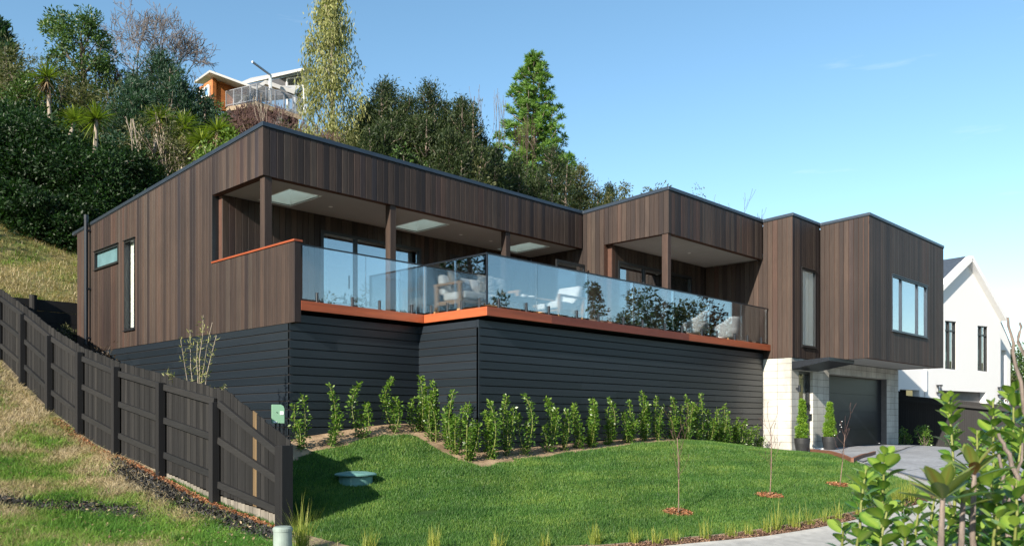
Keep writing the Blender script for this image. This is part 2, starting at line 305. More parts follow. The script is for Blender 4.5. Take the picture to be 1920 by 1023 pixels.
# ------------------------------------------------------------------ terrain
CP = []
for X in (-4, 2, 5.3):
    for Y, Z in ((-4, -1.95), (0, -1.9), (4, -1.6), (7, -1.5), (9.5, -1.42), (11.3, -1.25), (13.1, -.96), (15, -.63), (16.6, -.285), (18.4, .22), (20.1, .83), (22, 1.5), (24.4, 2.1)):
        if not (X > 3 and Y < 4): CP.append((X, Y, Z))
CP += [(7.7, 12.8, -.38), (8.5, 12.6, -.34), (9.1, 12.6, -.23), (9.8, 12.6, -.15), (10.4, 12.6, -.13), (10.4, 11.8, -.387), (10.4, 11.5, -.55), (10.5, 11, -.62), (11.5, 10.9, -.60), (12.2, 10.9, -.556),
       (13.55, 10.9, -.50), (15.4, 10.9, -.42), (17.2, 10.9, -.44), (19, 10.9, -.616), (20.7, 10.9, -.767), (21.4, 10.3, -.83), (5.8, 8.4, -1.42), (6.4, 7, -1.5), (8.4, 6.4, -1.5), (10, 5.6, -1.5), (12.6, 5.1, -1.4), (14.3, 4.8, -1.3),
       (6.6, 10.6, -1.08), (8, 10.2, -.98), (9.3, 11.6, -.52), (10, 9.3, -1.0), (13, 9.2, -.78), (16, 9.4, -.60), (18.4, 9.4, -.68), (12, 7.3, -1.12), (15.5, 7.2, -.98), (19.5, 8.6, -.80), (18, 7.2, -.92),
       (22, 9.8, -.83), (25, 9.5, -.82), (28, 9.5, -.82), (21, 6.4, -1.0), (24, 5, -1.08), (28, 5, -1.12), (16.2, 5, -1.2), (31.7, 11.3, -.85), (33.5, 9.7, -1.06), (36, 7, -1.25), (33, 4, -1.3),
       (8, 14, .0), (14, 15, 0), (20, 15, -.3), (12, 20, .6), (24, 15, -.6), (30, 15, -.8), (30, 22, 0), (40, 15, -1.2), (40, 0, -1.7), (10, 0, -1.9), (20, 0, -1.7), (30, -3, -1.8), (20, -5, -2), (6, 16, -.4), (6.2, 20, .7), (6.6, 24, 2.0)]
CP = np.array(CP, float)
def tpsk(r): return np.where(r > 1e-9, r*r*np.log(np.maximum(r, 1e-9)), 0)
_n = len(CP); _K = tpsk(np.linalg.norm(CP[:, None, :2]-CP[None, :, :2], axis=2))+np.eye(_n)*.08
_P = np.c_[np.ones(_n), CP[:, :2]]; _A = np.block([[_K, _P], [_P.T, np.zeros((3, 3))]])
_w = np.linalg.solve(_A, np.r_[CP[:, 2], 0, 0, 0])
def sstep(a, b, x): t = np.clip((x-a)/(b-a), 0, 1); return t*t*(3-2*t)
def vnoise(X, Y, s=1.0, seed=0):
    X = np.asarray(X, float)*s; Y = np.asarray(Y, float)*s; o = 0; a = 1
    for k in range(4):
        o = o+a*np.sin(X*1.7**k*1.3+seed+k*2.1+1.7*np.sin(Y*1.7**k*.9+k+seed))*np.cos(Y*1.7**k*1.1+seed*2+k*1.3+1.3*np.sin(X*1.7**k*.7)); a *= .5
    return o/1.9
def ground(X, Y):
    X = np.atleast_1d(np.asarray(X, float)); Y = np.atleast_1d(np.asarray(Y, float))
    q = np.c_[X.ravel(), Y.ravel()]; out = np.empty(len(q))
    for i in range(0, len(q), 20000):
        b = q[i:i+20000]; r = np.linalg.norm(b[:, None]-CP[None, :, :2], axis=2); out[i:i+20000] = tpsk(r)@_w[:_n]+_w[_n]+b@_w[_n+1:]
    x = q[:, 0]; y = q[:, 1]
    out = out+.012*vnoise(x, y, 1.8, 3)
    e = (1-sstep(-7, -5, x))+sstep(40, 43, x)+(1-sstep(-7, -5, y)); e = np.clip(e, 0, 1)
    return (out*(1-e)+(-2.6)*e).reshape(X.shape)
def gz(x, y): return float(ground([x], [y])[0])
def hit(u, v):                                     # where the ground is seen at a measured point
    r = ray(u, v); d = np.linspace(5, 34, 1200); z = ground(r.x*d, r.y*d)
    k = np.argmax(r.z*d < z); k = max(int(k), 1); return Vector((r.x*d[k], r.y*d[k], float(z[k])))
def hill(X, Y):
    X = np.asarray(X, float); Y = np.asarray(Y, float); s = Y-24.5
    f = 1-.80*sstep(30, 75, X-.25*s)
    z = 3.0*np.clip(1.0-sstep(12, 34, X)*.8, 0, 1)+f*(.52*s+.12*np.clip(s-4, 0, 30))+.25*vnoise(X, Y, .35, 1)
    zc_ = (.345+.03*sstep(0, 30, X-.50*Y+4))*(.6965*Y+.7176*X)+1.0; z = np.where((s > 5) & (z > zc_), zc_+(z-zc_)*.05, z)
    z = np.where(s > 45, z-(s-45)*f*.5, z)
    return z
# boundary of the lawn towards the footpath
LB = [(4.7, 8.3), (6.28, 6.92), (8.04, 6.06), (8.9, 5.74), (10.24, 5.30), (11.16, 5.10), (12.2, 4.94), (13.77, 4.74), (14.5, 4.66), (16.4, 4.6)]
def lby(x): return np.interp(x, [p[0] for p in LB], [p[1] for p in LB])
def drive_edge(y): return np.interp(y, [4.6, 5.2, 7.2, 8.7, 9.0], [16.6, 16.0, 18.1, 20.0, 21.0])    # lawn / driveway border
def klass(x, y):
    """0 rough slope, 1 lawn, 2 garden bed, 3 mulch strip, 4 under concrete"""
    k = np.full(x.shape, 4)
    lawn = (x > 5.68) & (y > lby(x)+.30) & (x < drive_edge(y)) & (y < 13) & ~((x > 10.3) & (y > 10.9))
    k[lawn] = 1
    w_ = .12*vnoise(x, y, 2.2, 5)
    bed = ((x > 6.0) & (x < 10.9) & (y > 12.32+w_-.25*sstep(8.5, 7, x)) & (y < 13.2)) | ((x > 9.98+w_) & (x < 10.9) & (y > 10.4+w_) & (y < 13.2)) | ((x > 10.2) & (x < 21.3) & (y > 10.56+w_+.25*sstep(15, 20, x)) & (y < 11.4))
    k[bed] = 2
    k[(x > 5.68) & (x < 16.6) & (y <= lby(x)+.30) & (y > lby(x))] = 3
    k[(x <= 5.68) & (y > np.interp(x, [-8, 4.7, 5.68], [9.2, 8.3, 7.6]))] = 0
    k[(y >= 13) & (x > 5.6)] = 0
    return k
xs = np.arange(-8, 44.01, .1); ys = np.arange(-8, 25.01, .1)
fine = (xs > -3) & (xs < 24)
XX, YY = np.meshgrid(xs, ys, indexing='ij'); ZZ = ground(XX, YY)
cx = (XX[:-1, :-1]+XX[1:, 1:])/2; cy = (YY[:-1, :-1]+YY[1:, 1:])/2; kk = klass(cx, cy)
idx = np.arange(XX.size).reshape(XX.shape)
Q = np.stack([idx[:-1, :-1], idx[1:, :-1], idx[1:, 1:], idx[:-1, 1:]], -1)
VV = np.stack([XX, YY, ZZ], -1).reshape(-1, 3)
for k, nm, mt in ((0, 'grass_slope', 'rough'), (1, 'lawn', 'soil_lawn'), (2, 'garden_bed', 'bed'), (3, 'mulch_strip', 'mulch'), (4, 'street_verge', 'concrete2')):
    q = Q[kk == k]; u_, inv = np.unique(q, return_inverse=True)
    V_ = VV[u_].copy()
    if k == 4: V_[:, 2] -= .0
    o = np_mesh(nm, V_, inv.reshape(-1, 4), M[mt], np.full(len(u_), .5), smooth=True); o['kind'] = 'structure'
# driveway, patio and footpath: conforming slabs
def slab(name, P, mat, nu, nv, lift, thick, joints=None):
    """P(s,t)->(x,y); s,t in 0..1"""
    sv_ = np.linspace(0, 1, nu+1); tv = np.linspace(0, 1, nv+1); a, b = np.meshgrid(sv_, tv, indexing='ij')
    xy = P(a, b); z = ground(xy[0], xy[1])+lift; n = a.size; top = np.stack([xy[0], xy[1], z], -1).reshape(-1, 3); bot = top-[0, 0, thick]
    I = np.arange(n).reshape(a.shape); f = [np.stack([I[:-1, :-1], I[1:, :-1], I[1:, 1:], I[:-1, 1:]], -1).reshape(-1, 4)]
    ring = np.r_[I[:, 0], I[-1, 1:], I[-2::-1, -1], I[0, -2:0:-1]]; r2 = np.roll(ring, -1)
    f.append(np.stack([r2, ring, ring+n, r2+n], -1)[:, ::-1])
    o = np_mesh(name, np.r_[top, bot], np.concatenate(f), mat, np.full(2*n, .5)); o['kind'] = 'structure'; return o
def bil(p00, p10, p11, p01):
    def g(a, b):
        return [p00[i]*(1-a)*(1-b)+p10[i]*a*(1-b)+p11[i]*a*b+p01[i]*(1-a)*b for i in (0, 1)]
    return g
slab('driveway', bil((15.2, 3.2), (38, 1), (31, 10.2), (18.15, 7.15)), M['concrete'], 60, 30, .03, .12)
slab('driveway_apron', bil((18.35, 7.3), (31, 10.21), (29.3, 10.56), (21.5, 10.36)), M['concrete'], 40, 12, .033, .12)
slab('footpath', lambda a, b: [3+14*a, np.interp(3+14*a, [3]+[p[0] for p in LB], [9.6]+[p[1] for p in LB])-.03-1.5*b], M['concrete2'], 70, 8, .03, .1)
slab('street', bil((-6, 1.2), (44, -4), (44, -6.4), (-6, -6)), plain('asphalt', (.05, .05, .052), .9, 0, 30, .2, .3), 50, 6, .02, .1)
# joints cut in the driveway
# hillside behind
hx = np.r_[np.arange(-70, -10, 3), np.arange(-10, 12, .4), np.arange(12, 130, 3)]; hy = np.r_[np.arange(24.45, 34, .4), np.arange(34, 120, 2.5)]
HX, HY = np.meshgrid(hx, hy, indexing='ij'); HZz = hill(HX, HY)
edge = (1-sstep(-70, -60, HX))+sstep(115, 127, HX)+sstep(108, 118, HY); HZz = HZz*(1-np.clip(edge, 0, 1))-3*np.clip(edge, 0, 1)
I = np.arange(HX.size).reshape(HX.shape); q = np.stack([I[:-1, :-1], I[1:, :-1], I[1:, 1:], I[:-1, 1:]], -1).reshape(-1, 4)
o = np_mesh('hillside', np.stack([HX, HY, HZz], -1).reshape(-1, 3), q, M['hill'], np.full(HX.size, .5), smooth=True); o['kind'] = 'structure'
# plain to the horizon, with low hills all round
ra = np.r_[np.linspace(0, 120, 20), np.linspace(135, 420, 24), np.linspace(460, 1400, 12)]; an = np.linspace(0, 2*pi, 181)[:-1]
RA, AN = np.meshgrid(ra, an, indexing='ij'); FX = RA*np.sin(AN)+15; FY = RA*np.cos(AN)+5
fz = -2.8+(sstep(100, 300, RA))*(24+14*sstep(.4, .9, np.cos(AN-2.35))+9*vnoise(AN*9, RA*.004, 1, 2)+5*vnoise(FX, FY, .03, 4))*(.55+.45*sstep(-.6, .6, np.sin(AN*2.0+.6)))
I = np.arange(RA.size).reshape(RA.shape); I2 = np.roll(I, -1, axis=1); q = np.stack([I[:-1], I[1:], I2[1:], I2[:-1]], -1).reshape(-1, 4)
o = np_mesh('plain_and_far_hills', np.stack([FX, FY, fz], -1).reshape(-1, 3), q, M['farhill'], np.full(RA.size, .5), smooth=True); o['kind'] = 'structure'
# ------------------------------------------------------------------ the house
X0, Y0, YJ, YB = 7.79, 13.81, 15.77, 23.13
X1, Y1, Y11 = 16.84, 11.21, 13.13
X2, Y2, X3, Y3, X4 = 21.44, 10.35, 23.13, 8.985, 29.23
ZS, ZB, ZDT, ZDB, ZRAIL = 4.43, 1.71, 2.08, 1.915, 3.07
YW, YWB = 15.62, 13.0
def ztop(y, x=0): return 5.389-.0529*(y-Y0)
house = empty('timber_house', (X0, Y0, -.6), 0, 'two storey house clad in dark vertical timber with a glass fronted balcony', 'house')
def HP(mb, name, mats, **k):           # a part of the house (built in world coordinates)
    o = mb.build(name, mats, None, **k); o.parent = house; o.matrix_parent_inverse = Matrix.Translation((-X0, -Y0, .6)); return o
def SP(mb, name, mats, parent, **k):   # a sub-part, world coordinates
    o = mb.build(name, mats, None, **k); o.parent = parent; o.matrix_parent_inverse = Matrix.Identity(4) if parent is None else Matrix.Translation((X0, Y0, -.6)) if False else Matrix.Identity(4)
    o.matrix_parent_inverse = (Matrix.Translation((-X0, -Y0, .6)) @ Matrix.Identity(4)) if False else Matrix.Identity(4)
    return o
rb = random.Random(3)
def board_wall(name, axis, fixed, a0, a1, z0, z1, holes=(), th=.16, w_=.14, side=-1, mats=None, tone=None, label=None):
    """vertical boards; axis 'X' = wall along X facing -Y, 'Y' = wall along Y facing -X. z0, z1 numbers or functions of a."""
    g0 = z0 if callable(z0) else (lambda a: z0); g1 = z1 if callable(z1) else (lambda a: z1)
    def P(a, out, z): return (a, fixed+side*out, z) if axis == 'X' else (fixed+side*out, a, z)
    mb = MB(); n = max(1, round((a1-a0)/w_)); bw = (a1-a0)/n; g = .0045; c = .004; tk = .016
    def piece(lo, hi, zl, zh, cl, ch, t, m=0):
        if hi-lo < .003 or (zh(lo)-zl(lo) < .003): return
        pr = [(lo, -tk), (lo, -c if cl else 0), (lo+(c if cl else 0), 0), (hi-(c if ch else 0), 0), (hi, -c if ch else 0), (hi, -tk)]
        k = len(pr); vs = [P(a, o, zl(a)) for a, o in pr]+[P(a, o, zh(a)) for a, o in pr]
        fs = [(i, i+1, k+i+1, k+i) for i in range(k-1)]+[tuple(range(k))[::-1], tuple(range(k, 2*k))]
        mb.add(vs, fs, m, t)
    t = .5
    for i in range(n):
        lo = a0+i*bw+g; hi = a0+(i+1)*bw-g
        t = rb.random() if tone is None else tone
        cuts = [(lo, hi, True, True)]
        for (h0, h1, hz0, hz1) in holes:
            nc = []
            for (l, h, cl, ch) in cuts:
                if h <= h0 or l >= h1: nc.append((l, h, cl, ch)); continue
                if l < h0: nc.append((l, h0, cl, False))
                if h > h1: nc.append((h1, h, False, ch))
                m0, m1 = max(l, h0), min(h, h1)
                piece(m0, m1, g0, lambda a, q=hz0: q, False, False, t); piece(m0, m1, lambda a, q=hz1: q, g1, False, False, t)
            cuts = nc
        for (l, h, cl, ch) in cuts: piece(l, h, g0, g1, cl, ch, t)
    # backing core with the openings left out
    def core(lo, hi, zl, zh):
        if hi-lo < .004: return
        q = [(lo, -tk), (hi, -tk), (hi, -th), (lo, -th)]
        mb.hexa([P(a, o, zl(a)+.002) for a, o in q]+[P(a, o, zh(a)-.002) for a, o in q], 1)
    cur = a0+.002
    for (h0, h1, hz0, hz1) in sorted(holes):
        core(cur, h0, g0, g1); core(h0, h1, g0, lambda a, q=hz0: q); core(h0, h1, lambda a, q=hz1: q, g1); cur = h1
    core(cur, a1-.002, g0, g1)
    o = HP(mb, name, mats or [M['clad'], M['groove']])
    if label: o['label'] = label
    return o
def ycap(y): return ztop(y)-.07
def kid(mb, name, mats, par, **k):      # sub-part under a part of the house: same inverse keeps world coordinates
    o = mb.build(name, mats, None, **k); o.parent = par; o.matrix_parent_inverse = (Matrix.Translation((X0, Y0, -.6)) @ Matrix.Translation((-X0, -Y0, .6))); return o
# measured openings
# left wall: small frosted window and tall slot window
ys0, ys1 = onX(222, X0), onX(177.6, X0); yt0, yt1 = onX(253.3, X0), onX(233.2, X0)
def zat(u, v, X=None, Y=None):
    r = ray(u, v); d = X/r.x if X is not None else Y/r.y; return r.z*d
zs0, zs1 = zat(178, 506.6, X=X0), zat(178, 472.5, X=X0); zt0, zt1 = zat(233.5, 620.2, X=X0), zat(233.5, 452.8, X=X0)
board_wall('timber_wall', 'Y', X0, YJ, YB, ZB, ycap, [(ys0, ys1, zs0, zs1), (yt0, yt1, zt0, zt1)])
board_wall('parapet', 'Y', X0, Y0+.16, YJ-.012, ZS, ycap)
board_wall('parapet', 'X', Y0, X0+.0, X1-.02, ZS, lambda a: ycap(Y0))
# corner stop boards
HP(MB().box((X0-.003, Y0-.003, ZS), (X0+.13, Y0+.157, ycap(Y0)-.001), 0, .42), 'corner_board', M['clad'], bevel=.004)
board_wall('balustrade_wall', 'Y', X0, 12.79, YJ-.012, ZB-.01, 3.085, th=.13)
HP(MB().box((X0+.002, 12.752, ZB-.008), (X0+.128, 12.788, 3.084), 0, .05), 'corner_board', M['clad'], bevel=.003)
HP(MB().box((X0-.02, 12.74, 3.086), (X0+.155, YJ-.005, 3.122), 0, .7), 'balustrade_cap', M['fascia'], bevel=.004)['label'] = 'orange oiled timber capping'
HP(MB().box((X0+.01, YJ-.008, ZDT), (X0+.14, YJ+.1, ZS-.002), 0, .1), 'corner_board', M['alu'])
board_wall('parapet', 'Y', X1, Y1+.14, Y11-.008, ZS, ycap)
HP(MB().box((X1-.003, Y1-.003, ZS), (X1+.12, Y1+.138, ycap(Y1)-.001), 0, .3), 'corner_board', M['clad'], bevel=.004)
board_wall('timber_wall', 'Y', X1, Y11, Y0+.005, ZDT, ycap)
board_wall('timber_wall', 'Y', X1+.001, Y0+.007, YW, ZDT, ZS)
board_wall('parapet', 'X', Y1, X1+.12, X2-.02, ZS, lambda a: ycap(Y1))
board_wall('timber_wall', 'Y', X2, Y2+.02, Y1, ZB, ycap)
board_wall('timber_wall', 'Y', X2+.001, Y1+.0, YWB, ZB, ZS)
xc0, xc1 = onY(1503, Y2), onY(1529.6, Y2); zc0, zc1 = zat(1503, 648.6, Y=Y2), zat(1503, 501.5, Y=Y2)
board_wall('timber_wall', 'X', Y2, X2, X3-.02, ZB, lambda a: ycap(Y2), [(xc0, xc1, zc0, zc1)])
board_wall('timber_wall', 'Y', X3, Y3+.02, Y2-.0, ZB, ycap)
xd0, xd1 = onY(1672.2, Y3), onY(1738, Y3); zd0, zd1 = zat(1672.2, 619.6, Y=Y3), zat(1672.2, 514.4, Y=Y3)
board_wall('timber_wall', 'X', Y3, X3, X4, ZB, lambda a: ycap(Y3), [(xd0, xd1, zd0, zd1)])
board_wall('timber_wall', 'Y', X4, Y3+.02, YB, ZB, ycap, side=1)
# back walls of the two balconies
xa0, xa1, za1 = 10.18, 12.98, 4.12
board_wall('timber_wall', 'X', YW, X0+.14, X1-.003, ZDT, ZS, [(xa0, xa1, ZDT, za1), (13.9, 16.2, ZDT, za1)])
xb0, xb1, zb1 = 17.26, 20.7, 4.08
board_wall('timber_wall', 'X', YWB, X1+.165, X2-.003, ZDT, ZS, [(xb0, xb1, ZDT, zb1)])
# parapet inner skins and roof
rf = MB()
SK = [(8.64, 14.33, 9.34, 15.45), (11.98, 14.33, 12.70, 15.45), (15.37, 14.31, 16.1, 15.43)]
def roofsheet(mb, x0, y0, x1, y1, m=0):
    mb.hexa([(x0, y0, ztop(y0)-.24), (x1, y0, ztop(y0)-.24), (x1, y1, ztop(y1)-.24), (x0, y1, ztop(y1)-.24), (x0, y0, ztop(y0)-.16), (x1, y0, ztop(y0)-.16), (x1, y1, ztop(y1)-.16), (x0, y1, ztop(y1)-.16)], m)
cur = X0+.16
for (a, b, c_, d) in SK:
    roofsheet(rf, cur, Y0+.16, a, 15.45); roofsheet(rf, a, Y0+.16, c_, b); roofsheet(rf, a, d, c_, 15.4501 if d < 15.45 else 15.4502) if d < 15.44 else None; cur = c_
roofsheet(rf, cur, Y0+.16, X1+.1, 15.45); roofsheet(rf, X0+.16, 15.451, X1+.1, YB)
roofsheet(rf, X1+.101, Y1+.16, X2+.1, YB); roofsheet(rf, X2+.101, Y2+.16, X3+.1, YB); roofsheet(rf, X3+.101, Y3+.16, X4-.16, YB)
HP(rf, 'roof', M['roofdark'])
# dark steel flashing along the parapet tops
fl = [((X0, YB+.25), (X0, Y0)), ((X0, Y0), (X1, Y0)), ((X1, Y0), (X1, Y1)), ((X1, Y1), (X2, Y1)), ((X2, Y1), (X2, Y2)), ((X2, Y2), (X3, Y2)), ((X3, Y2), (X3, Y3)), ((X3, Y3), (X4, Y3)), ((X4, Y3), (X4, YB+.25))]
outl = [(X0, YB+.25), (X0, Y0), (X1, Y0), (X1, Y1), (X2, Y1), (X2, Y2), (X3, Y2), (X3, Y3), (X4, Y3), (X4, YB+.25)]
def offset(pts, d):
    r = []
    for i, p in enumerate(pts):
        ns = []
        for j in (i-1, i):
            if 0 <= j < len(pts)-1:
                a, b = pts[j], pts[j+1]; dx, dy = b[0]-a[0], b[1]-a[1]; l = sqrt(dx*dx+dy*dy); ns.append((dy/l, -dx/l))
        nx = sum(n[0] for n in ns); ny = sum(n[1] for n in ns)
        if len(ns) == 2 and abs(ns[0][0]-ns[1][0])+abs(ns[0][1]-ns[1][1]) < .01: nx /= 2; ny /= 2
        r.append((p[0]-nx*d*1.0, p[1]-ny*d*1.0))
    return r
def cap_ring(mb, po, pi, zo_hi, zo_lo):
    n = len(po); vs = []; fs = []
    for (a, b) in zip(po, pi):
        vs += [(a[0], a[1], ztop(a[1])+zo_hi), (b[0], b[1], ztop(b[1])+zo_hi), (b[0], b[1], ztop(b[1])+zo_lo), (a[0], a[1], ztop(a[1])+zo_lo)]
    for i in range(n-1):
        for k in range(4): fs.append((4*i+k, 4*i+(k+1) % 4, 4*i+4+(k+1) % 4, 4*i+4+k))
    fs += [(0, 1, 2, 3), (4*n-1, 4*n-2, 4*n-3, 4*n-4)]
    mb.add(vs, fs)
outer = offset(outl, -.02); inner = offset(outl, .19)
# make sure the offset goes outwards (towards -X on the first run)
if outer[0][0] > X0: outer = offset(outl, .02); inner = offset(outl, -.19)
mb = MB(); cap_ring(mb, outer, inner, 0, -.078); HP(mb, 'roof_flashing', M['flash'], bevel=.004)
mb = MB(); o2 = offset(outl, -.004) if outer[0][0] < X0 and offset(outl, -.02)[0][0] < X0 else offset(outl, .004)
cap_ring(mb, o2, inner, -.079, -.10)
HP(mb, 'drip_edge', M['black'])
# soffits
def soffit_with_holes(name, x0, y0, x1, y1, z, holes, mat):
    mb = MB(); cur = x0
    for (a, b, c_, d) in holes:
        mb.box((cur, y0, z), (a, y1, z+.02)); mb.box((a, y0, z), (c_, b, z+.02)); mb.box((a, d, z), (c_, y1, z+.02)); cur = c_
    mb.box((cur, y0, z), (x1, y1, z+.02)); return HP(mb, name, mat)
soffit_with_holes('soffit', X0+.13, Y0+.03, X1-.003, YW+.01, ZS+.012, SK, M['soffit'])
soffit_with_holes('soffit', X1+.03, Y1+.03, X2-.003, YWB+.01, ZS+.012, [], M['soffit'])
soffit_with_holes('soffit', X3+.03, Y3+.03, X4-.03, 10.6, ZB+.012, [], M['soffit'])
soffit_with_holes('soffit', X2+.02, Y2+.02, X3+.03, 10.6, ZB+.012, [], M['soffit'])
HP(MB().box((X1-.025, Y0+.03, ZS+.002), (X1+.0, YW, ZS+.010)), 'soffit_trim', M['black'])
for (a, b, c_, d) in SK:                       # skylights with white splayed shafts and a glass lid
    sh = MB(); zt = ztop(b)-.12
    for (p, q) in (((a, b), (c_, b)), ((c_, b), (c_, d)), ((c_, d), (a, d)), ((a, d), (a, b))):
        mxp = ((a+c_)/2, (b+d)/2); e = .02
        def o_(pt): return (pt[0]+(e if pt[0] > mxp[0] else -e), pt[1]+(e if pt[1] > mxp[1] else -e))
        P1, P2 = o_(p), o_(q); sh.hexa([(p[0], p[1], ZS+.005), (q[0], q[1], ZS+.005), (P2[0], P2[1], ZS+.005), (P1[0], P1[1], ZS+.005), (p[0], p[1], zt), (q[0], q[1], zt), (P2[0], P2[1], zt), (P1[0], P1[1], zt)])
    s_ = HP(sh, 'skylight', M['white']); s_['label'] = 'white lined skylight shaft in the balcony ceiling'
    kid(MB().box((a-.05, b-.05, zt+.001), (c_+.05, d+.05, zt+.012)), 'pane', M['sky_glass'], s_)
for (x, y) in ((9.95, 14.9), (13.6, 14.9), (14.6, 14.9), (19.3, 12.2)):
    HP(MB().lathe([(.035, 0), (.045, .008)], 16, (x, y, ZS+.003)), 'downlight', M['white'])
# posts
def hpost(x, y, z0, z1, sx=.15, sy=.16, t=.3):
    mb = MB(); mb.box((x, y, z0), (x+sx, y+sy, z1), 0, t); return HP(mb, 'post', M['clad'], bevel=.006)
px2 = onY(732, Y0+.03); px3 = onY(949, Y0+.03)
hpost(X0+.05, Y0+.035, ZDT, ZS+.01, t=.55); hpost(px2, Y0+.035, ZDT, ZS+.01, t=.62); hpost(px3, Y0+.035, ZDT, ZS+.01, t=.2)
hpost(X1+.02, Y1+.03, ZDT, ZS+.01, .13, .17, t=.9)
# deck
XD, YD1, YD2 = 10.66, 12.75, 10.98
dk = MB()
for i in range(200):
    y = YD2+.02+i*.092
    if y+.088 > YW: break
    x0_ = (X0+.14) if y > YD1+.02 else XD+.02; dk.box((x0_, y, ZDT-.03), ((X2-.003) if y < YWB else X1+.1, y+.087, ZDT-.001), 0, rb.random())
HP(dk, 'deck_floor', M['deck'])
HP(MB().box((X0+.14, YD1+.05, ZDB+.02), (X1+.1, YW, ZDT-.04)).box((XD+.05, YD2+.05, ZDB+.02), (X2-.003, YD1+.049, ZDT-.04)), 'deck_frame', M['black'])
def fasc(name, a, b, t):
    return HP(MB().box(a, b, 0, t), name, M['fascia'], bevel=.004)
fasc('deck_fascia', (X0+.13, YD1, ZDB), (XD, YD1+.04, ZDT), .35); fasc('deck_fascia', (XD, YD2+.001, ZDB+.001), (XD+.04, YD1-.002, ZDT-.001), .4)
xj = onY(1034, YD2); xk = onY(1292, YD2)
fasc('deck_fascia', (XD+.001, YD2, ZDB), (xj, YD2+.04, ZDT), .75); fasc('deck_fascia', (xj+.003, YD2-.001, ZDB), (xk, YD2+.04, ZDT), 1.0); fasc('deck_fascia', (xk+.003, YD2, ZDB), (X2-.004, YD2+.04, ZDT), .6)
# glass balustrade
def glass_run(p, q, n, first=.05, last=.05, cuts=None):
    p = Vector(p); q = Vector(q); d = (q-p); Lr = d.length; d.normalize()
    e = [0]+(cuts if cuts else [Lr*i/n for i in range(1, n)])+[Lr]
    for i in range(len(e)-1):
        a = p+d*(e[i]+(first if i == 0 else .008)); b = p+d*(e[i+1]-(last if i == len(e)-2 else .008)); zc = (ZDT+.045+ZRAIL-.012)/2
        g = HP(MB().bar(Vector((a.x, a.y, zc)), Vector((b.x, b.y, zc)), .012, ZRAIL-.012-ZDT-.045), 'glass_panel', M['rail_glass'])
        ln = (b-a).length
        for end in (a, b):
            pass
        for k in (.22, .78):
            c_ = a+d*(ln*k); mb = MB().lathe([(.055, 0), (.055, .012), (.027, .013), (.027, .175), (.024, .18)], 14, (c_.x, c_.y, ZDT))
            kid(mb, 'spigot', M['steel'], g, smooth=False)
    return e
gy1 = YD1+.075; gx = XD+.075; gy2 = YD2+.075
xm = onY(686, gy1)
glass_run((X0+.15, gy1, 0), (gx, gy1, 0), 2, cuts=[xm-X0-.15], last=.012)
ym = onX(852, gx); glass_run((gx, gy1, 0), (gx, gy2, 0), 2, cuts=[gy1-ym], first=.012, last=.012)
glass_run((gx, gy2, 0), (X2-.05, gy2, 0), 7, cuts=[onY(u, gy2)-gx for u in (1006.7, 1101.7, 1187, 1263.5, 1330, 1390.8)], first=.012)
rl = MB(); zr = ZRAIL-.008
for a, b in (((X0+.14, gy1), (gx+.018, gy1)), ((gx, gy1-.018), (gx, gy2-.018)), ((gx+.018, gy2), (X2-.03, gy2))):
    rl.bar((a[0], a[1], zr), (b[0], b[1], zr), .036, .02 if a[0] != gx else .0196)
for (u_, Yp) in ((686, gy1), (1006.7, gy2), (1101.7, gy2), (1187, gy2), (1263.5, gy2), (1330, gy2), (1390.8, gy2)):
    x = onY(u_, Yp)
HP(rl, 'handrail', M['steel'])
HP(MB().box((gx-.014, gy2-.014, ZDT+.04), (gx+.014, gy2+.014, ZRAIL-.02)), 'glass_corner_strip', M['steel'])
HP(MB().box((gx-.006, gy1-.006, ZDT+.04), (gx+.006, gy1+.006, ZRAIL-.02)), 'glass_corner_strip', M['galv'])
# lower charcoal cladding
def hclad(axis, fixed, a0, a1, zlo, trim_a0=False, trim_a1=False):
    mb = MB(); z = 1.71; per = .1515; k = 0
    def P(a, o): return (a, fixed-o) if axis == 'X' else (fixed-o, a)
    q = P(a0, -.018), P(a1, -.06); mb.box((*q[0], zlo), (*q[1], 1.72), 1)
    s0 = a0+(.062 if trim_a0 else 0); s1 = a1-(.062 if trim_a1 else 0)
    zz_ = 1.855
    while zz_ > zlo:
        if zz_-.0 > 1.72: z1_ = 1.71
        else: z1_ = zz_
        z0_ = (zz_-per) if zz_ < 1.8 else 1.7035
        z1_ = zz_ if zz_ < 1.8 else 1.855
        cuts = [s0]
        while cuts[-1] < s1: cuts.append(cuts[-1]+rb.uniform(2.8, 4.8))
        cuts[-1] = s1
        for c0_, c1_ in zip(cuts[:-1], cuts[1:]):
            if c1_-c0_ < .02: continue
            a_, b_ = P(c0_+.001, 0), P(c1_-.001, -.018); jit = rb.uniform(-.0012, .0012)
            mb.box((a_[0], a_[1], z0_+.021+jit), (b_[0], b_[1], z1_), 0, rb.random())
        zz_ -= per
    for tr, aa in ((trim_a0, a0), (trim_a1, a1-.058)):
        if tr:
            a_, b_ = P(aa, .002), P(aa+.058, -.018); mb.box((a_[0], a_[1], zlo), (b_[0], b_[1], 1.86), 0, .7)
    return HP(mb, 'base_cladding', [M['char'], M['black']])
YL1, XL2, YL2 = 12.92, 10.67, 11.2
hclad('Y', X0+.012, YL1+.003, YB-.01, -1.3, trim_a0=False); hclad('X', YL1, X0+.012, XL2+.05, -1.0)
hclad('Y', XL2, YL2+.003, YL1-.001, -1.2, trim_a0=True); hclad('X', YL2, XL2-.002, X2+.02, -1.5)
HP(MB().box((X0+.1, YB-.02, -1), (X4-.1, YB+.1, 5.0-.25)), 'rear_wall', M['darkboard'])
HP(MB().box((XL2+.2, YL2+.35, -1.4), (X2+.2, YB-.1, 1.6)), 'foundation', M['black'])
HP(MB().box((X4-.25, 10.6, -1), (X4-.02, YB-.1, 1.7)), 'block_wall', M['block'])
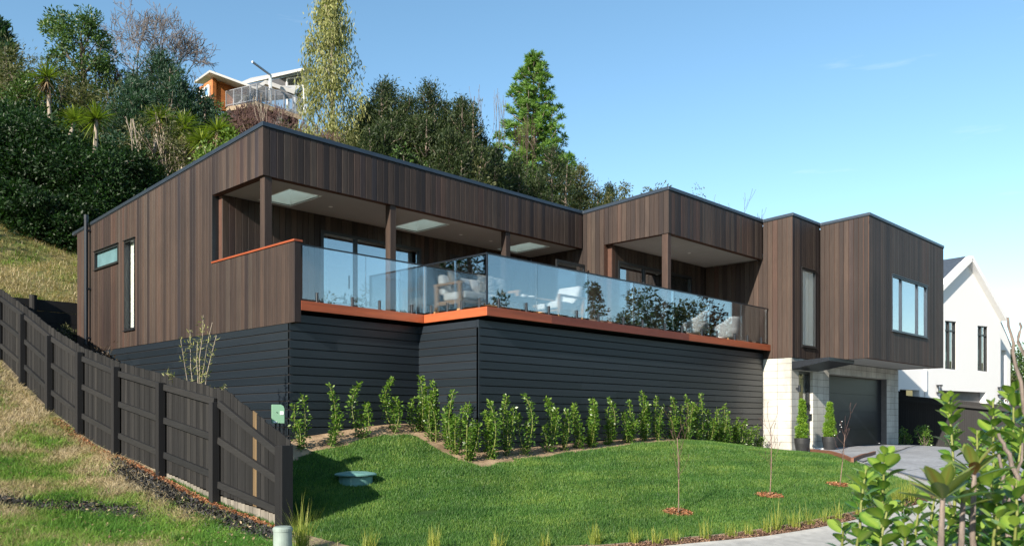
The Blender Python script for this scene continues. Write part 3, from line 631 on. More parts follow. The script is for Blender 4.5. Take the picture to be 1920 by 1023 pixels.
# rooms behind the openings
def room(x0, x1, y0, y1, z0, z1, mat=None, name='room_lining'):
    mb = MB(); e = .03
    mb.box((x0-e, y1, z0-e), (x1+e, y1+e, z1+e)); mb.box((x0-e, y0, z0), (x0, y1, z1)); mb.box((x1, y0, z0), (x1+e, y1, z1))
    mb.box((x0-e, y0, z0-e), (x1+e, y1, z0), 1); mb.box((x0-e, y0, z1), (x1+e, y1, z1+e))
    return HP(mb, name, [mat or M['interior'], M['floorint']])
room(9.0, 16.6, YW+.17, 20.5, 2.04, 4.40); room(17.0, 21.1, YWB+.17, 17.5, 2.04, 4.40)
room(X2+.22, X3-.03, Y2+.18, Y2+2.5, 1.8, 4.6, M['blind']); room(xd0-1, xd1+.6, Y3+.18, Y3+4, 1.8, 4.4)
# windows and doors
def window(axis, fixed, a0, a1, z0, z1, mull=(), trans=(), fr=.045, glass='pane', sill=True, name='window', deep=.07, proud=.012, mat=None):
    def B(mb, l, h, zl, zh, o0, o1, m=0):
        if axis == 'X': mb.box((l, fixed-o1, zl), (h, fixed-o0, zh), m)
        else: mb.box((fixed-o1, l, zl), (fixed-o0, h, zh), m)
    mb = MB(); mat = mat or M['alu']
    B(mb, a0, a0+fr, z0, z1, -deep, proud); B(mb, a1-fr, a1, z0, z1, -deep, proud); B(mb, a0+fr, a1-fr, z1-fr, z1, -deep, proud-.001); B(mb, a0+fr, a1-fr, z0, z0+fr, -deep, proud-.001)
    for x in mull: B(mb, x-fr*.45, x+fr*.45, z0+fr, z1-fr, -deep+.01, proud-.004)
    for (l, h, z) in trans: B(mb, l, h, z-fr*.4, z+fr*.4, -deep+.012, proud-.006)
    if sill: B(mb, a0-.02, a1+.02, z1, z1+.015, -.02, proud+.03); B(mb, a0-.01, a1+.01, z0-.02, z0, -.02, proud+.03)
    w_ = HP(mb, name, mat); g = MB(); xs_ = [a0+fr]+list(mull)+[a1-fr]
    for l, h in zip(xs_[:-1], xs_[1:]):
        B(g, l, h, z0+fr, z1-fr, -deep*.55-.006, -deep*.55)
    kid(g, 'pane', M[glass], w_); return w_
window('Y', X0, ys0, ys1, zs0, zs1, glass='frost', deep=.09)
w_ = window('Y', X0, yt0, yt1, zt0, zt1, glass='pane_clear', deep=.09)
kid(MB().box((X0+.105, yt0+.05, zt0+.05), (X0+.115, yt1-.10, zt1-.05)), 'blind', M['blind'], w_)
w_ = window('X', Y2, xc0, xc1, zc0, zc1, glass='pane_clear', deep=.05)
kid(MB().box((xc0+.12, Y2+.055, zc0+.03), (xc1-.03, Y2+.06, zc1-.03)), 'blind', M['blind'], w_)  # pale panel close behind the pane, standing in for the lit interior wall
window('X', Y3, xd0, xd1, zd0, zd1, mull=(onY(1690.4, Y3), onY(1720.8, Y3)), deep=.06, mat=M['flash'])
da = window('X', YW, xa0, xa1, ZDT, za1, mull=(onY(668, YW), onY(734, YW)), fr=.07, name='sliding_door', sill=False)
db = window('X', YW, 13.9, 16.2, ZDT, za1, mull=(15.05,), fr=.07, name='sliding_door', sill=False)
dc = window('X', YWB, xb0, xb1, ZDT, zb1, mull=(onY(1209, YWB), onY(1255, YWB)), fr=.07, name='sliding_door', sill=False)
for (dd, x, y) in ((da, onY(668, YW)-.1, YW), (dc, onY(1209, YWB)-.1, YWB)):
    kid(MB().bar((x, y-.05, 2.95), (x, y-.05, 3.25), .02, .03), 'handle', M['steel'], dd)
for x0_, x1_ in ((xa0+.05, xa0+.35), (12.55, 12.95), (14.0, 14.3)):
    cu = MB(); n = 24
    for i in range(n):
        a, b = x0_+(x1_-x0_)*i/n, x0_+(x1_-x0_)*(i+1)/n; cu.add([(a, YW+.26+.03*sin(i*1.9), 2.05), (b, YW+.26+.03*sin((i+1)*1.9), 2.05), (b, YW+.26+.03*sin((i+1)*1.9), 4.2), (a, YW+.26+.03*sin(i*1.9), 4.2)], [(0, 1, 2, 3)])
    HP(cu, 'curtain', M['white'])
# open black framed door leaf standing on the balcony beside the nib wall
yl = Y0-.25
lf = MB(); xL0, xL1 = onY(1050, yl-.1), onY(1103, yl-.1)
lf.box((xL0, yl, 3.88), (xL1, yl+.05, 3.95)); lf.box((xL1-.05, yl+.001, ZDT), (xL1, yl+.049, 3.879)); lf.box((xL0, yl+.001, ZDT), (xL0+.05, yl+.049, 3.879))
o = HP(lf, 'screen_frame', M['alu']); kid(MB().box((xL0+.05, yl+.02, ZDT+.02), (xL1-.05, yl+.03, 3.88)), 'pane', M['pane'], o)
# vent pipe on the left wall
yv = onX(161.5, X0-.1); zv1 = zat(161.5, 403, X=X0-.1); zv0 = zat(161.5, 646, X=X0-.1)
vp = HP(MB().tube([(X0-.1, yv, zv0), (X0-.1, yv, zv1-.12)], .05, 14).tube([(X0-.1, yv, zv1-.12), (X0-.1, yv, zv1)], .056, 14), 'vent_pipe', M['steel'], smooth=False)
for v_ in (432, 541, 633):
    z = zat(161.5, v_, X=X0-.1); kid(MB().box((X0-.12, yv-.055, z-.02), (X0, yv+.055, z+.02)), 'bracket', M['steel'], vp)
# block walls of the ground floor
YG = 10.38
xdo0, xdo1 = onY(1498, YG), onY(1524.3, YG); zdo = zat(1498, 694, Y=YG)
xg0, xg1 = onY(1554.4, YG), onY(1663, YG); zg = 1.355; ZG = -.77
bw = MB(); tw = .19
for (a, b, z0_, z1_) in ((X2, xdo0, -1.2, 1.70), (xdo0, xdo1, zdo, 1.70), (xdo1, xg0, -1.2, 1.70), (xg0, xg1, zg, 1.70), (xg1, X4-.03, -1.2, 1.70)):
    bw.box((a, YG, z0_), (b, YG+tw, z1_))
bw.box((X2, YG+tw, -1.2), (X2+tw, 11.45, 1.695))
HP(bw, 'block_wall', M['block'])
room(X2+.25, xdo1+.5, YG+.5, YG+3, -.78, 1.5)
wd = window('X', YG+.1, xdo0, xdo1, ZG+.0, zdo, fr=.07, glass='pane_clear', name='front_door', sill=False)
kid(MB().box((xdo0+.08, YG+.35, ZG), (xdo1-.28, YG+.37, zdo)), 'blind', M['blind'], wd)
kid(MB().box((xdo1-.10, YG+.02, .05), (xdo1-.02, YG+.09, .20)).bar((xdo1-.16, YG+.03, .18), (xdo1-.03, YG+.03, .18), .02, .02), 'handle', M['steel'], wd)
gd = MB()
for i in range(4):
    h = (zg-ZG)/4; gd.box((xg0-.05, YG+.17, ZG+i*h+.004), (xg1+.05, YG+.21, ZG+(i+1)*h-.004))
gd.box((xg0-.05, YG+.20, ZG), (xg1+.05, YG+.23, zg), 1)
g_ = HP(gd, 'garage_door', [M['steel'], M['flash']]); g_['label'] = 'black sectional garage door'
kid(MB().lathe([(.03, 0), (.03, .02)], 12, (xg1-.25, YG+.15, ZG+.05)), 'door_lock', M['galv'], g_)
HP(MB().box((xg1-.03, YG+.005, ZG), (xg1+.001, YG+.17, zg)), 'garage_jamb', M['darkboard']); HP(MB().box((xg0, YG+.005, ZG), (xg0+.03, YG+.17, zg)), 'garage_jamb', M['darkboard'])
# wedge canopy over the front door
yo = 9.36; xr = 23.07
cn = MB().hexa([(X2+.005, yo, 1.57), (xr, yo, 1.57), (xr, YG-.002, 1.39), (X2+.005, YG-.002, 1.39), (X2+.005, yo, 1.665), (xr, yo, 1.665), (xr, YG-.002, 1.60), (X2+.005, YG-.002, 1.60)])
HP(cn, 'entrance_canopy', M['steel'], bevel=.004)
wl = MB().lathe([(.045, 0), (.045, .02)], 14, (onY(1493, YG), YG-.03, .87)).tube([(onY(1493, YG), YG-.09, .80), (onY(1493, YG), YG-.09, .97)], .035, 14).box((onY(1493, YG)-.02, YG-.08, .87), (onY(1493, YG)+.02, YG, .91))
HP(wl, 'wall_lamp', M['steel'])
HP(MB().box((xdo1+.05, YG-.25, -.86), (xdo1+.35, YG, -.74)), 'concrete_step', M['white'])
# ------------------------------------------------------------------ black paling fence on the left
XF = 5.7
postY = [9.58, 11.38, 13.16, 14.96, 16.68, 18.36, 20.06, 21.8, 23.5]
topZ = [-.31, .27, .60, .93, 1.28, 1.70, 2.28, 2.85, 3.4]          # post tops
def ftop(y): return float(np.interp(y, [9.5, 11.2, 11.5, 13.16, 14.96, 16.68, 18.36, 20.06, 21.8, 24.5], [-.27, .43, .47, .72, 1.00, 1.35, 1.83, 2.42, 2.98, 3.7]))
fz_ = [gz(5.45, y) for y in postY]
fence = empty('paling_fence', (XF, postY[0], fz_[0]), 0, 'black stained paling fence running down the grass slope at left', 'fence')
def FP(mb, name, mats, label=None, **k):
    o = mb.build(name, mats, None, **k); o.parent = fence; o.matrix_parent_inverse = Matrix.Translation((-XF, -postY[0], -fz_[0]))
    if label: o['label'] = label
    return o
rf_ = random.Random(5)
pal = MB(); y = postY[0]-.08
while y < 24.3:
    wp = .100; g = gz(5.6, y+.05); zt = ftop(y+.05)+rf_.uniform(-.012, .012); t = rf_.random()*.93 if abs(y-10.35) > .05 else 1.0
    raw = float(np.interp(y, [9.5, 13.0, 14.2], [.17, .10, 0]))
    xa = XF+(.003 if int(round((y-postY[0])/.104)) % 2 else 0)+.03; zb = g-.02-rf_.uniform(0, .03)
    if raw > .01: pal.box((xa, y, zb), (xa+.018, y+wp, g+raw+rf_.uniform(-.01, .01)), 1, rf_.random()); zb2 = g+raw-.012
    else: zb2 = zb
    pal.hexa([(xa, y, zb2+(.001 if raw > .01 else 0)), (xa+.017, y, zb2), (xa+.017, y+wp, zb2), (xa, y+wp, zb2)] + [(xa, y, zt-.0), (xa+.017, y, zt), (xa+.017, y+wp, ftop(y+wp+.05)+zt-ftop(y+.05)), (xa, y+wp, ftop(y+wp+.05)+zt-ftop(y+.05))], 0, t)
    y += wp+.0035
FP(pal, 'palings', [M['fence'], M['fence_raw']])
for i, (y, z) in enumerate(zip(postY, topZ)):
    pw = .115; FP(MB().box((XF-.10, y-pw/2, fz_[i]-.3), (XF+.01, y+pw/2, z), 0, rf_.random()), 'post', M['fence_post'], bevel=.004)
for i in range(len(postY)-1):
    y0_, y1_ = postY[i]+.058, postY[i+1]-.058
    for k, (dz0, dz1) in enumerate(((-.10, -.10), (-.62, -.62), (-1.16, -1.16))):
        za, zb = ftop(y0_)+dz0-.08, ftop(y1_)+dz1-.08
        if i == 0: za = [(-.44), (-.78), (-1.16)][k]; zb = [.25, -.27, -.90][k]
        FP(MB().bar((XF-.0, y0_, za), (XF-.0, y1_, zb), .05, .095, 0, rf_.random()), 'rail', M['fence_rail'], bevel=.003)
FP(MB().box((XF-.098, postY[0]-.115, fz_[0]-.3), (XF+.06, postY[0]-.06, topZ[0]+.005), 0, .2), 'end_board', M['fence_post'], bevel=.003)
# dark retaining fence behind
rt = empty('retaining_fence', (4, 24.3, 2.0), 0, 'dark board retaining wall with round posts under the dry grass bank', 'retaining wall')
mb = MB()
for i in range(6):
    mb.box((-9, 24.36, 1.4+i*.3), (8.6, 24.41, 1.4+i*.3+.292), 0, .2)
o = mb.build('boards', M['fence_post']); o.parent = rt; o.matrix_parent_inverse = Matrix.Translation((-4, -24.3, -2.0))
for i in range(15):
    x = -8.5+i*1.2; o = MB().tube([(x, 24.27, 1.2), (x, 24.27, 3.28)], .095, 12, 0, .8).build('post', M['fence']); o.parent = rt; o.matrix_parent_inverse = Matrix.Translation((-4, -24.3, -2.0))
# ------------------------------------------------------------------ meter box, septic lid, marker, planter pots
p = at(521, 780, 12.6); g = gz(p.x, p.y)
mbx = empty('utility_box', (p.x, p.y, g), YAW*-1+.35, 'sage green metal utility cabinet on two dark legs by the charcoal wall corner', 'utility box')
z0_, z1_ = (HZ-793)/F*12.6-g, (HZ-758)/F*12.6-g
b = MB(); prof = [(-.09, z0_), (.09, z0_), (.09, z1_-.06), (.075, z1_-.02), (.04, z1_), (-.09, z1_)]
b.add([(x, -.07, z) for x, z in prof]+[(x, .07, z) for x, z in prof], [tuple(range(6)), tuple(range(6, 12))[::-1]]+[((i+1) % 6, i, 6+i, 6+(i+1) % 6) for i in range(6)])
b.build('cabinet', M['boxgreen'], mbx, bevel=.004)
MB().box((.025, -.076, z1_-.15), (.075, -.070, z1_-.10)).build('sticker', M['white'], mbx)
MB().box((-.07, -.076, z0_+.01), (-.02, -.070, z0_+.03)).build('sticker', M['white'], mbx)
MB().lathe([(.008, 0), (.008, .01)], 10, (-.02, -.075, z1_-.12)).build('lock', M['black'], mbx)
for x in (-.03, .03): MB().tube([(x, 0, -.1), (x, 0, z0_+.01)], .013, 8).build('leg', M['rubber'], mbx)
# septic tank lid in the lawn
p = hit(667, 902); g = gz(p.x, p.y); zl = g+.115
lid = empty('septic_tank_lid', (p.x, p.y, g), 0, 'round green plastic tank lid standing out of the lawn', 'tank lid')
MB().lathe([(.255, -.25), (.255, zl-g-.035)], 40).build('riser', M['lid'], lid, smooth=False)
MB().lathe([(.255, zl-g-.034), (.256, zl-g-.02)], 40).build('seal', M['rubber'], lid)
MB().lathe([(.315, zl-g-.018), (.318, zl-g), (.29, zl-g+.016), (.18, zl-g+.034), (.05, zl-g+.035), (.01, zl-g+.036)], 48).build('cover', M['lid'], lid, smooth=False)
p = at(530, 1010, 9.2); g = gz(p.x, p.y)
mk = empty('pipe_riser', (p.x, p.y, g), 0, 'short mossy grey plastic pipe riser at the foot of the paling fence end', 'pipe cap')
zc = (HZ-986)/F*9.2-g
MB().lathe([(.10, -.2), (.10, zc-.05)], 28).build('pipe', M['greyplastic'], mk); MB().lathe([(.106, zc-.049), (.108, zc-.02), (.09, zc), (.02, zc+.004)], 28).build('cap', M['greyplastic'], mk)
# ------------------------------------------------------------------ leaf helpers
def leaf_quads(C, D, N, Ln, W, fold=0.0):
    """diamond leaves: C centre base, D direction, N normal hint, lengths Ln, widths W"""
    D = D/np.maximum(np.linalg.norm(D, axis=1, keepdims=True), 1e-6); Sx = np.cross(D, N); Sx /= np.maximum(np.linalg.norm(Sx, axis=1, keepdims=True), 1e-6)
    up = np.cross(Sx, D)
    a = C; c = C+D*Ln[:, None]; m_ = C+D*(Ln*.45)[:, None]
    l = m_-Sx*(W/2)[:, None]+up*(W*fold)[:, None]; r = m_+Sx*(W/2)[:, None]+up*(W*fold)[:, None]
    V = np.stack([a, r, c, l], 1).reshape(-1, 3); q = np.arange(len(C)*4).reshape(-1, 4); return V, q
def rnd_dirs(n, R): v = R.normal(size=(n, 3)); return v/np.linalg.norm(v, axis=1, keepdims=True)
def clump_leaves(R, centers, radii, per, leaf, asp=.45, up=.2, droop=0, flat=.8, shell=.55):
    n = len(centers)*per; ci = np.repeat(np.arange(len(centers)), per); d = rnd_dirs(n, R)
    rr = (shell+(1-shell)*R.random(n))*np.asarray(radii)[ci]*R.uniform(.75, 1.15, n); off = d*rr[:, None]; off[:, 2] *= flat
    P = np.asarray(centers)[ci]+off; D = d+R.normal(size=(n, 3))*.6; D[:, 2] += up-droop
    N = d+R.normal(size=(n, 3))*.5+[0, 0, .4]
    L_ = leaf*R.uniform(.6, 1.3, n); V, q = leaf_quads(P, D, N, L_, L_*asp, .1)
    t = np.clip(R.normal(.5, .18, n)+np.repeat(R.normal(0, .18, len(centers)), per), 0, 1); return V, q, np.repeat(t, 4)
def merge(parts):
    V = []; Q_ = []; T = []; b = 0
    for v, q, t in parts: V.append(v); Q_.append(q+b); T.append(t); b += len(v)
    return np.concatenate(V), np.concatenate(Q_), np.concatenate(T)
def limb(R, a, b, sag=.1, n=5, wob=.08):
    a = np.array(a, float); b = np.array(b, float); L_ = np.linalg.norm(b-a); mid = R.normal(size=3)*L_*wob; t = np.linspace(0, 1, n)[:, None]
    return [tuple(x) for x in a+(b-a)*t+mid*(t*(1-t)*4)+np.array([0, 0, -sag*L_])*(t*(1-t)*4)*.5]
def tree_thing(name, label, loc, cat='tree', group='trees and shrubs on the hillside behind the house'):
    return empty(name, loc, 0, label, cat, group)
def broad_tree(name, label, loc, h, rad, mat='leaf_dark', seed=0, leaf=.24, per=60, nclump=60, trunk=.15, crown0=.15, trunkmat='bark', droop=0, asp=.45, flat=.8, crad=.2, shape=1.0, group='trees and shrubs on the hillside behind the house', cat='tree'):
    R = np.random.default_rng(seed+11); root = tree_thing(name, label, loc, cat, group)
    cz = h*(crown0+(1-crown0)/2); rz = h*(1-crown0)/2; cs = []; 
    while len(cs) < nclump:
        d = R.normal(size=3); d /= np.linalg.norm(d); k = R.uniform(.35, 1)**.6; p = d*k*[rad, rad, rz]
        tt = (p[2]/rz+1)/2; f = (1-.45*shape*tt) if shape >= 0 else 1
        p[0] *= f; p[1] *= f; p[:2] += .18*rad*vnoise(p[2]*2+seed, d[0]*3, 1, seed)
        p[2] += cz; cs.append(p)
    cs = np.array(cs); rr = R.uniform(.6, 1.3, nclump)*rad*crad*1.6
    V, q, t = clump_leaves(R, cs, rr, per, leaf, asp, .2, droop, flat); np_mesh('crown', V, q, M[mat], t, root)
    tb = MB(); top = (R.normal()*.1*rad, R.normal()*.1*rad, h*.8); tb.tube(limb(R, (0, 0, -.5), top, 0, 6), [trunk, trunk*.85, trunk*.7, trunk*.5, trunk*.35, trunk*.15], 8)
    for c in cs[R.permutation(nclump)[:min(26, nclump)]]:
        z = max(.1*h, min(c[2]*.75, h*.7)); tb.tube(limb(R, (top[0]*z/h, top[1]*z/h, z*.85), c, .05), [trunk*.35, trunk*.28, trunk*.2, trunk*.12, .01], 5)
    tb.build('trunk', M[trunkmat], root, smooth=True); return root
def plume_tree(name, label, loc, h, rad, mat='leaf_cyp', seed=0, nb=150, leaf=.30, per=42, group='trees and shrubs on the hillside behind the house', cone=1.0, asp=.28, rise=.5, gap=0.0, base=.05, cat='tree', leaders=1):
    """conifer: branches all round the trunk, each carrying sprays of narrow leaves"""
    R = np.random.default_rng(seed+31); root = tree_thing(name, label, loc, cat, group); parts = []; tb = MB(); H0, RD0, NB0 = h, rad, nb
    LD = [(0, 0, 1, 1, 1)] if leaders == 1 else [(0, 0, 1, .78, .36)]+[(cos(k*2.4+seed)*rad*R.uniform(.3, .75), sin(k*2.4+seed)*rad*R.uniform(.3, .75), R.uniform(.66, .97), R.uniform(.45, .7), .64/(leaders-1)) for k in range(leaders-1)]
    for (ox, oy, fh, fr, fn), i in [(l_, j_) for l_ in LD for j_ in range(int(NB0*l_[4]))]:
        h = H0*fh; rad = RD0*fr; nb = max(1, int(NB0*fn)); per_ = per
        if i == 0: tb.tube([(ox*.2, oy*.2, -.5), (ox*.8, oy*.8, h*.5), (ox, oy, h*.96)], [h*.018, h*.012, .02], 8)
        t = base+(1-base)*(i/nb)**.9; a = i*2.399+R.normal()*.3; z = h*t*.94
        wdt = rad*((1-t)**cone)*(1-.35*max(0, .18-t)/.18)*R.uniform(.45, 1.25)*(1+.25*sin(i*.9))+.04*rad
        e = np.array([ox+cos(a)*wdt, oy+sin(a)*wdt, z+wdt*rise*R.uniform(.6, 1.3)]); s0 = np.array([ox, oy, z])
        if i % 3 == 0: tb.tube(limb(R, s0, e, .2, 4), [h*.006, h*.004, h*.003, .006], 4)
        m_ = max(6, int(per*(.35+wdt/rad))); k = R.uniform(.25+gap, 1.0, m_)**.7; P = s0+(e-s0)*k[:, None]+R.normal(size=(m_, 3))*rad*.075*(.6+.6*k[:, None])
        D = (e-s0)[None]/max(wdt, .01)*.7+R.normal(size=(m_, 3))*.7+[0, 0, .45]; N = R.normal(size=(m_, 3))+[0, 0, .8]
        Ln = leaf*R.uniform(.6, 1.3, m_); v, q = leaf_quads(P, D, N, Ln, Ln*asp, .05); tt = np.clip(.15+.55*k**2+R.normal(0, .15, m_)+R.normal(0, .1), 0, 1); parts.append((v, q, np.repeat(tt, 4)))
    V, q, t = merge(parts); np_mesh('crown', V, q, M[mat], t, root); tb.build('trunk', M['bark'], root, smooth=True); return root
def pine_tree(name, label, loc, h, rad, seed=0):
    """open conical pine with round needle tufts at the branch ends"""
    R = np.random.default_rng(seed+77); root = tree_thing(name, label, loc); tb = MB(); parts = []
    tb.tube([(0, 0, -.5), (.1, 0, h*.5), (0, 0, h*.98)], [h*.02, h*.012, .03], 8); z = h*.12
    while z < h*.97:
        t = z/h; L_ = rad*(1-t)**.8*1.0+.25; nb = 6 if t < .7 else 5; a0 = R.random()*6
        for k in range(nb):
            a = a0+k*2*pi/nb+R.normal()*.2; l = L_*R.uniform(.7, 1.1); s0 = np.array([0, 0, z]); e = s0+[cos(a)*l, sin(a)*l, l*.42]; tb.tube(limb(R, s0, e, .25, 5), [.05, .04, .03, .025, .015], 4)
            nt_ = max(3, int(l*3.8))
            for j in range(nt_):
                f = 1-.75*j/max(nt_, 1)*R.uniform(.8, 1.1); c = s0+(e-s0)*f+R.normal(size=3)*[.32, .32, .18]*l*.45*(j > 0); c[2] += .1
                m_ = 56; d = rnd_dirs(m_, R); d[:, 2] = np.abs(d[:, 2])*1.2-.25; P = c+d*.05; Ln = R.uniform(.22, .42, m_); v, q = leaf_quads(P, d, R.normal(size=(m_, 3)), Ln, Ln*.17)
                parts.append((v, q, np.repeat(np.clip(R.normal(.5, .2, m_)+R.normal()*.1, 0, 1), 4)))
        z += h*.045*(1-.4*t)
    d = rnd_dirs(80, R); d[:, 2] = abs(d[:, 2])+.4; P = np.array([0, 0, h*.96])+R.random((80, 1))*[0, 0, h*.05]; Ln = R.uniform(.2, .38, 80); v, q = leaf_quads(P, d, R.normal(size=(80, 3)), Ln, Ln*.18); parts.append((v, q, np.full(320, .5)))
    V, q, t = merge(parts); np_mesh('crown', V, q, M['leaf_pine'], t, root); tb.build('trunk', M['bark'], root, smooth=True); return root
def bare_branches(mb, R, p, d, L_, r, depth, spread=.45, nseg=3, kids=(2, 3), upb=.15, shr=.72, minr=.006, n=5):
    pts = [tuple(p)]; p = np.array(p, float); d = np.array(d, float); rad = [r]
    for i in range(nseg):
        d = d+R.normal(size=3)*.12+[0, 0, upb*.25]; d /= np.linalg.norm(d); p = p+d*L_/nseg; pts.append(tuple(p)); rad.append(max(minr, r*(1-.4*(i+1)/nseg)))
    mb.tube(pts, rad, n if r > .03 else 4, cap=False)
    if depth == 0: return
    for k in range(R.integers(kids[0], kids[1]+1)):
        dd = d+R.normal(size=3)*spread; dd[2] += upb; dd /= np.linalg.norm(dd); st = pts[-1] if k < 2 else pts[-2]
        bare_branches(mb, R, st, dd, L_*shr*R.uniform(.8, 1.15), max(minr, rad[-1]*.72), depth-1, spread, nseg, kids, upb, shr, minr, n)
def bare_tree(name, label, loc, h, spread, seed, mat='greytwig', r=.16, depth=6, kids=(2, 3), upb=.15, stems=1, lean=.1, minr=.012, frac=.27, shr=.74, wid=None, group='trees and shrubs on the hillside behind the house', cat='bare tree'):
    R = np.random.default_rng(seed); root = tree_thing(name, label, loc, cat, group); tr = MB(); br = MB()
    for s_ in range(stems):
        a = s_*2.4+R.random(); d = np.array([cos(a)*lean, sin(a)*lean, 1.]); e = d*h*frac; tr.tube(limb(R, (0, 0, -.3), tuple(e), 0, 4), [r*1.2, r, r*.9, r*.8], 7)
        for k in range(3): 
            dd = d+R.normal(size=3)*spread*1.3; dd[2] = abs(dd[2]); dd /= np.linalg.norm(dd); bare_branches(br, R, e, dd, h*frac*.8, r*.62, depth, spread, 3, kids, upb, shr, minr)
    zm = max(v[2] for v in br.v); xm_ = np.percentile(np.abs([v[0] for v in br.v]+[v[1] for v in br.v]), 97); kz = h/zm; kx = kz if wid is None else wid/xm_
    for b_ in (tr, br): b_.v = [(v[0]*kx, v[1]*kx, v[2]*kz) for v in b_.v]
    tr.build('trunk', M[mat], root, smooth=True); br.build('branches', M[mat], root, smooth=True); return root
def blades(R, C, D, Ln, W, bend=.5, seg=3):
    """long strap leaves, bent over; returns quads"""
    n = len(C); D = D/np.linalg.norm(D, axis=1, keepdims=True); H = D.copy(); H[:, 2] = 0; H /= np.maximum(np.linalg.norm(H, axis=1, keepdims=True), 1e-3)
    Sx = np.cross(D, [0, 0, 1.]); Sx /= np.maximum(np.linalg.norm(Sx, axis=1, keepdims=True), 1e-3); rows = []
    for k in range(seg+1):
        t = k/seg; P = C+D*(Ln*t)[:, None]; P[:, 2] -= (bend*Ln*t*t*.6) if np.isscalar(bend) else bend*Ln*t*t*.6
        wk = (W*(1-t**1.6)*.5+W*.03)[:, None]; rows.append((P-Sx*wk, P+Sx*wk))
    V = np.stack([x for r_ in rows for x in r_], 1).reshape(-1, 3); b = np.arange(n)[:, None]*(2*(seg+1)); q = []
    for k in range(seg): q.append(b+np.array([[2*k, 2*k+1, 2*k+3, 2*k+2]]))
    return V, np.concatenate(q), 2*(seg+1)
def cabbage_tree(name, label, loc, heads, seed=0, L_=.85, mats=('cabbage', 'palebark'), nleaf=110, skirt=True, wd=.055, group='trees and shrubs on the hillside behind the house'):
    R = np.random.default_rng(seed+5); root = tree_thing(name, label, loc, 'cabbage tree', group); tb = MB()
    for (hx_, hy_, hz_) in heads:
        tb.tube(limb(R, (0, 0, -.4), (hx_, hy_, hz_), 0, 5), [.13, .11, .09, .08, .07], 7)
        c = np.array([hx_, hy_, hz_]); d = rnd_dirs(nleaf, R); d[:, 2] = d[:, 2]*.75+.35; Ln = L_*R.uniform(.75, 1.15, nleaf)
        V, q, k = blades(R, c+d*.06, d, Ln, np.full(nleaf, wd), .45, 4); t = np.clip(R.normal(.55, .22, nleaf), 0, 1); np_mesh('leaf_head', V, q, M[mats[0]], np.repeat(t, k), root)
        if skirt:
            m_ = 60; d = rnd_dirs(m_, R); d[:, 2] = -np.abs(d[:, 2])-.8; V, q, k = blades(R, c+d*.05-[0, 0, .1], d, L_*R.uniform(.6, 1.0, m_), np.full(m_, wd*.8), .1, 3); np_mesh('dead_skirt', V, q, M['cabbage_dead'], np.repeat(R.random(m_), k), root)
    tb.build('trunk', M[mats[1]], root, smooth=True); return root
def hplace(u, d, v=None):
    p = at(u, HZ, d); z = float(hill(p.x, p.y)) if p.y > 24.5 else gz(p.x, p.y); return p.x, p.y, z
def htop(u, vtop, d): return (HZ-vtop)/F*d
def spec(u, vtop, d): x, y, z = hplace(u, d); return (x, y, z), htop(u, vtop, d)-z
GR = 'trees and shrubs on the hillside behind the house'
# --- the wall of trees at left (u, v of the top, distance, radius)
def BT(u, v, d, rad, mat, label, seed, **k):
    l, h = spec(u, v, d); return broad_tree(k.pop('name', 'broadleaf_tree'), label, l, h, rad, mat, seed, **k)
BT(-30, 205, 29.5, 3.0, 'leaf_dark', 'near black glossy broadleaf tree cut by the left edge of the photo', 1, leaf=.135, per=260, nclump=120, crown0=-.05, crad=.16, shape=.5)
BT(70, 235, 29.0, 2.7, 'leaf_dark', 'glossy dark broadleaf tree rising straight above the dry grass bank, second from the left edge', 2, leaf=.13, per=240, nclump=130, crown0=-.05, crad=.16, shape=.4)
BT(165, 262, 29.4, 2.6, 'leaf_dark', 'glossy dark broadleaf tree above the vent pipe end of the house', 3, leaf=.13, per=240, nclump=130, crown0=-.05, crad=.16, shape=.4)
BT(235, 350, 29.8, 2.0, 'leaf_dark', 'low dark broadleaf shrub just above the back end of the sloping roof edge', 4, leaf=.12, per=200, nclump=70, crown0=-.1, crad=.18, shape=.3)
for i, (x, y, hh_, rr) in enumerate(((-1.5, 29, 5.5, 3), (-7, 30, 6, 3.2), (-4, 35, 7, 3.4), (-13, 31, 6, 3.4), (-11, 37, 7, 3.5), (2, 37, 6, 3.0))):  # unseen hillside trees, added so the return glass mirrors dark foliage instead of sky
    broad_tree('broadleaf_tree', 'unseen dark broadleaf tree added to darken the glass reflections, beyond the left edge of the photo, number %s from the fence' % ('one', 'two', 'three', 'four', 'five', 'six')[i], (x, y, float(hill(x, y))), hh_, rr, 'leaf_dark', 700+i, leaf=.22, per=60, nclump=80, crown0=-.05, crad=.18, shape=.5)
for i, (u, v, d, rad, lab) in enumerate(((-25, 345, 27.6, 1.5, 'low dark bush at the top of the grass bank, cut by the left edge'), (25, 350, 27.4, 1.3, 'low dark bush at the top of the grass bank, next to the left edge'), (70, 355, 27.5, 1.3, 'low dark bush in the middle of the bank top'), (112, 362, 27.6, 1.2, 'low dark bush at the bank top left of the vent pipe'), (150, 372, 27.8, 1.1, 'low dark bush at the bank top behind the vent pipe'))):
    BT(u, v, d, rad, 'leaf_dark', lab, 720+i, leaf=.12, per=190, nclump=60, crown0=-.25, crad=.2, shape=.2, name='bush', cat='bush')
BT(392, 186, 50, 1.3, 'leaf_mid', 'green bush hiding the lower left of the orange walled hill house', 730, leaf=.16, per=90, nclump=60, crown0=-.1, name='bush', cat='bush')
BT(25, 95, 35, 2.5, 'leaf_olive', 'feathery olive tree near the left edge, below the dark pine tip', 5, leaf=.17, per=140, nclump=80, crown0=-.2, asp=.2, shape=.9)
BT(118, 110, 36, 2.3, 'leaf_olive', 'feathery olive shrub between the spiky headed cabbage tree and the tall light green tree', 6, leaf=.17, per=140, nclump=70, crown0=-.2, asp=.2, shape=.9)
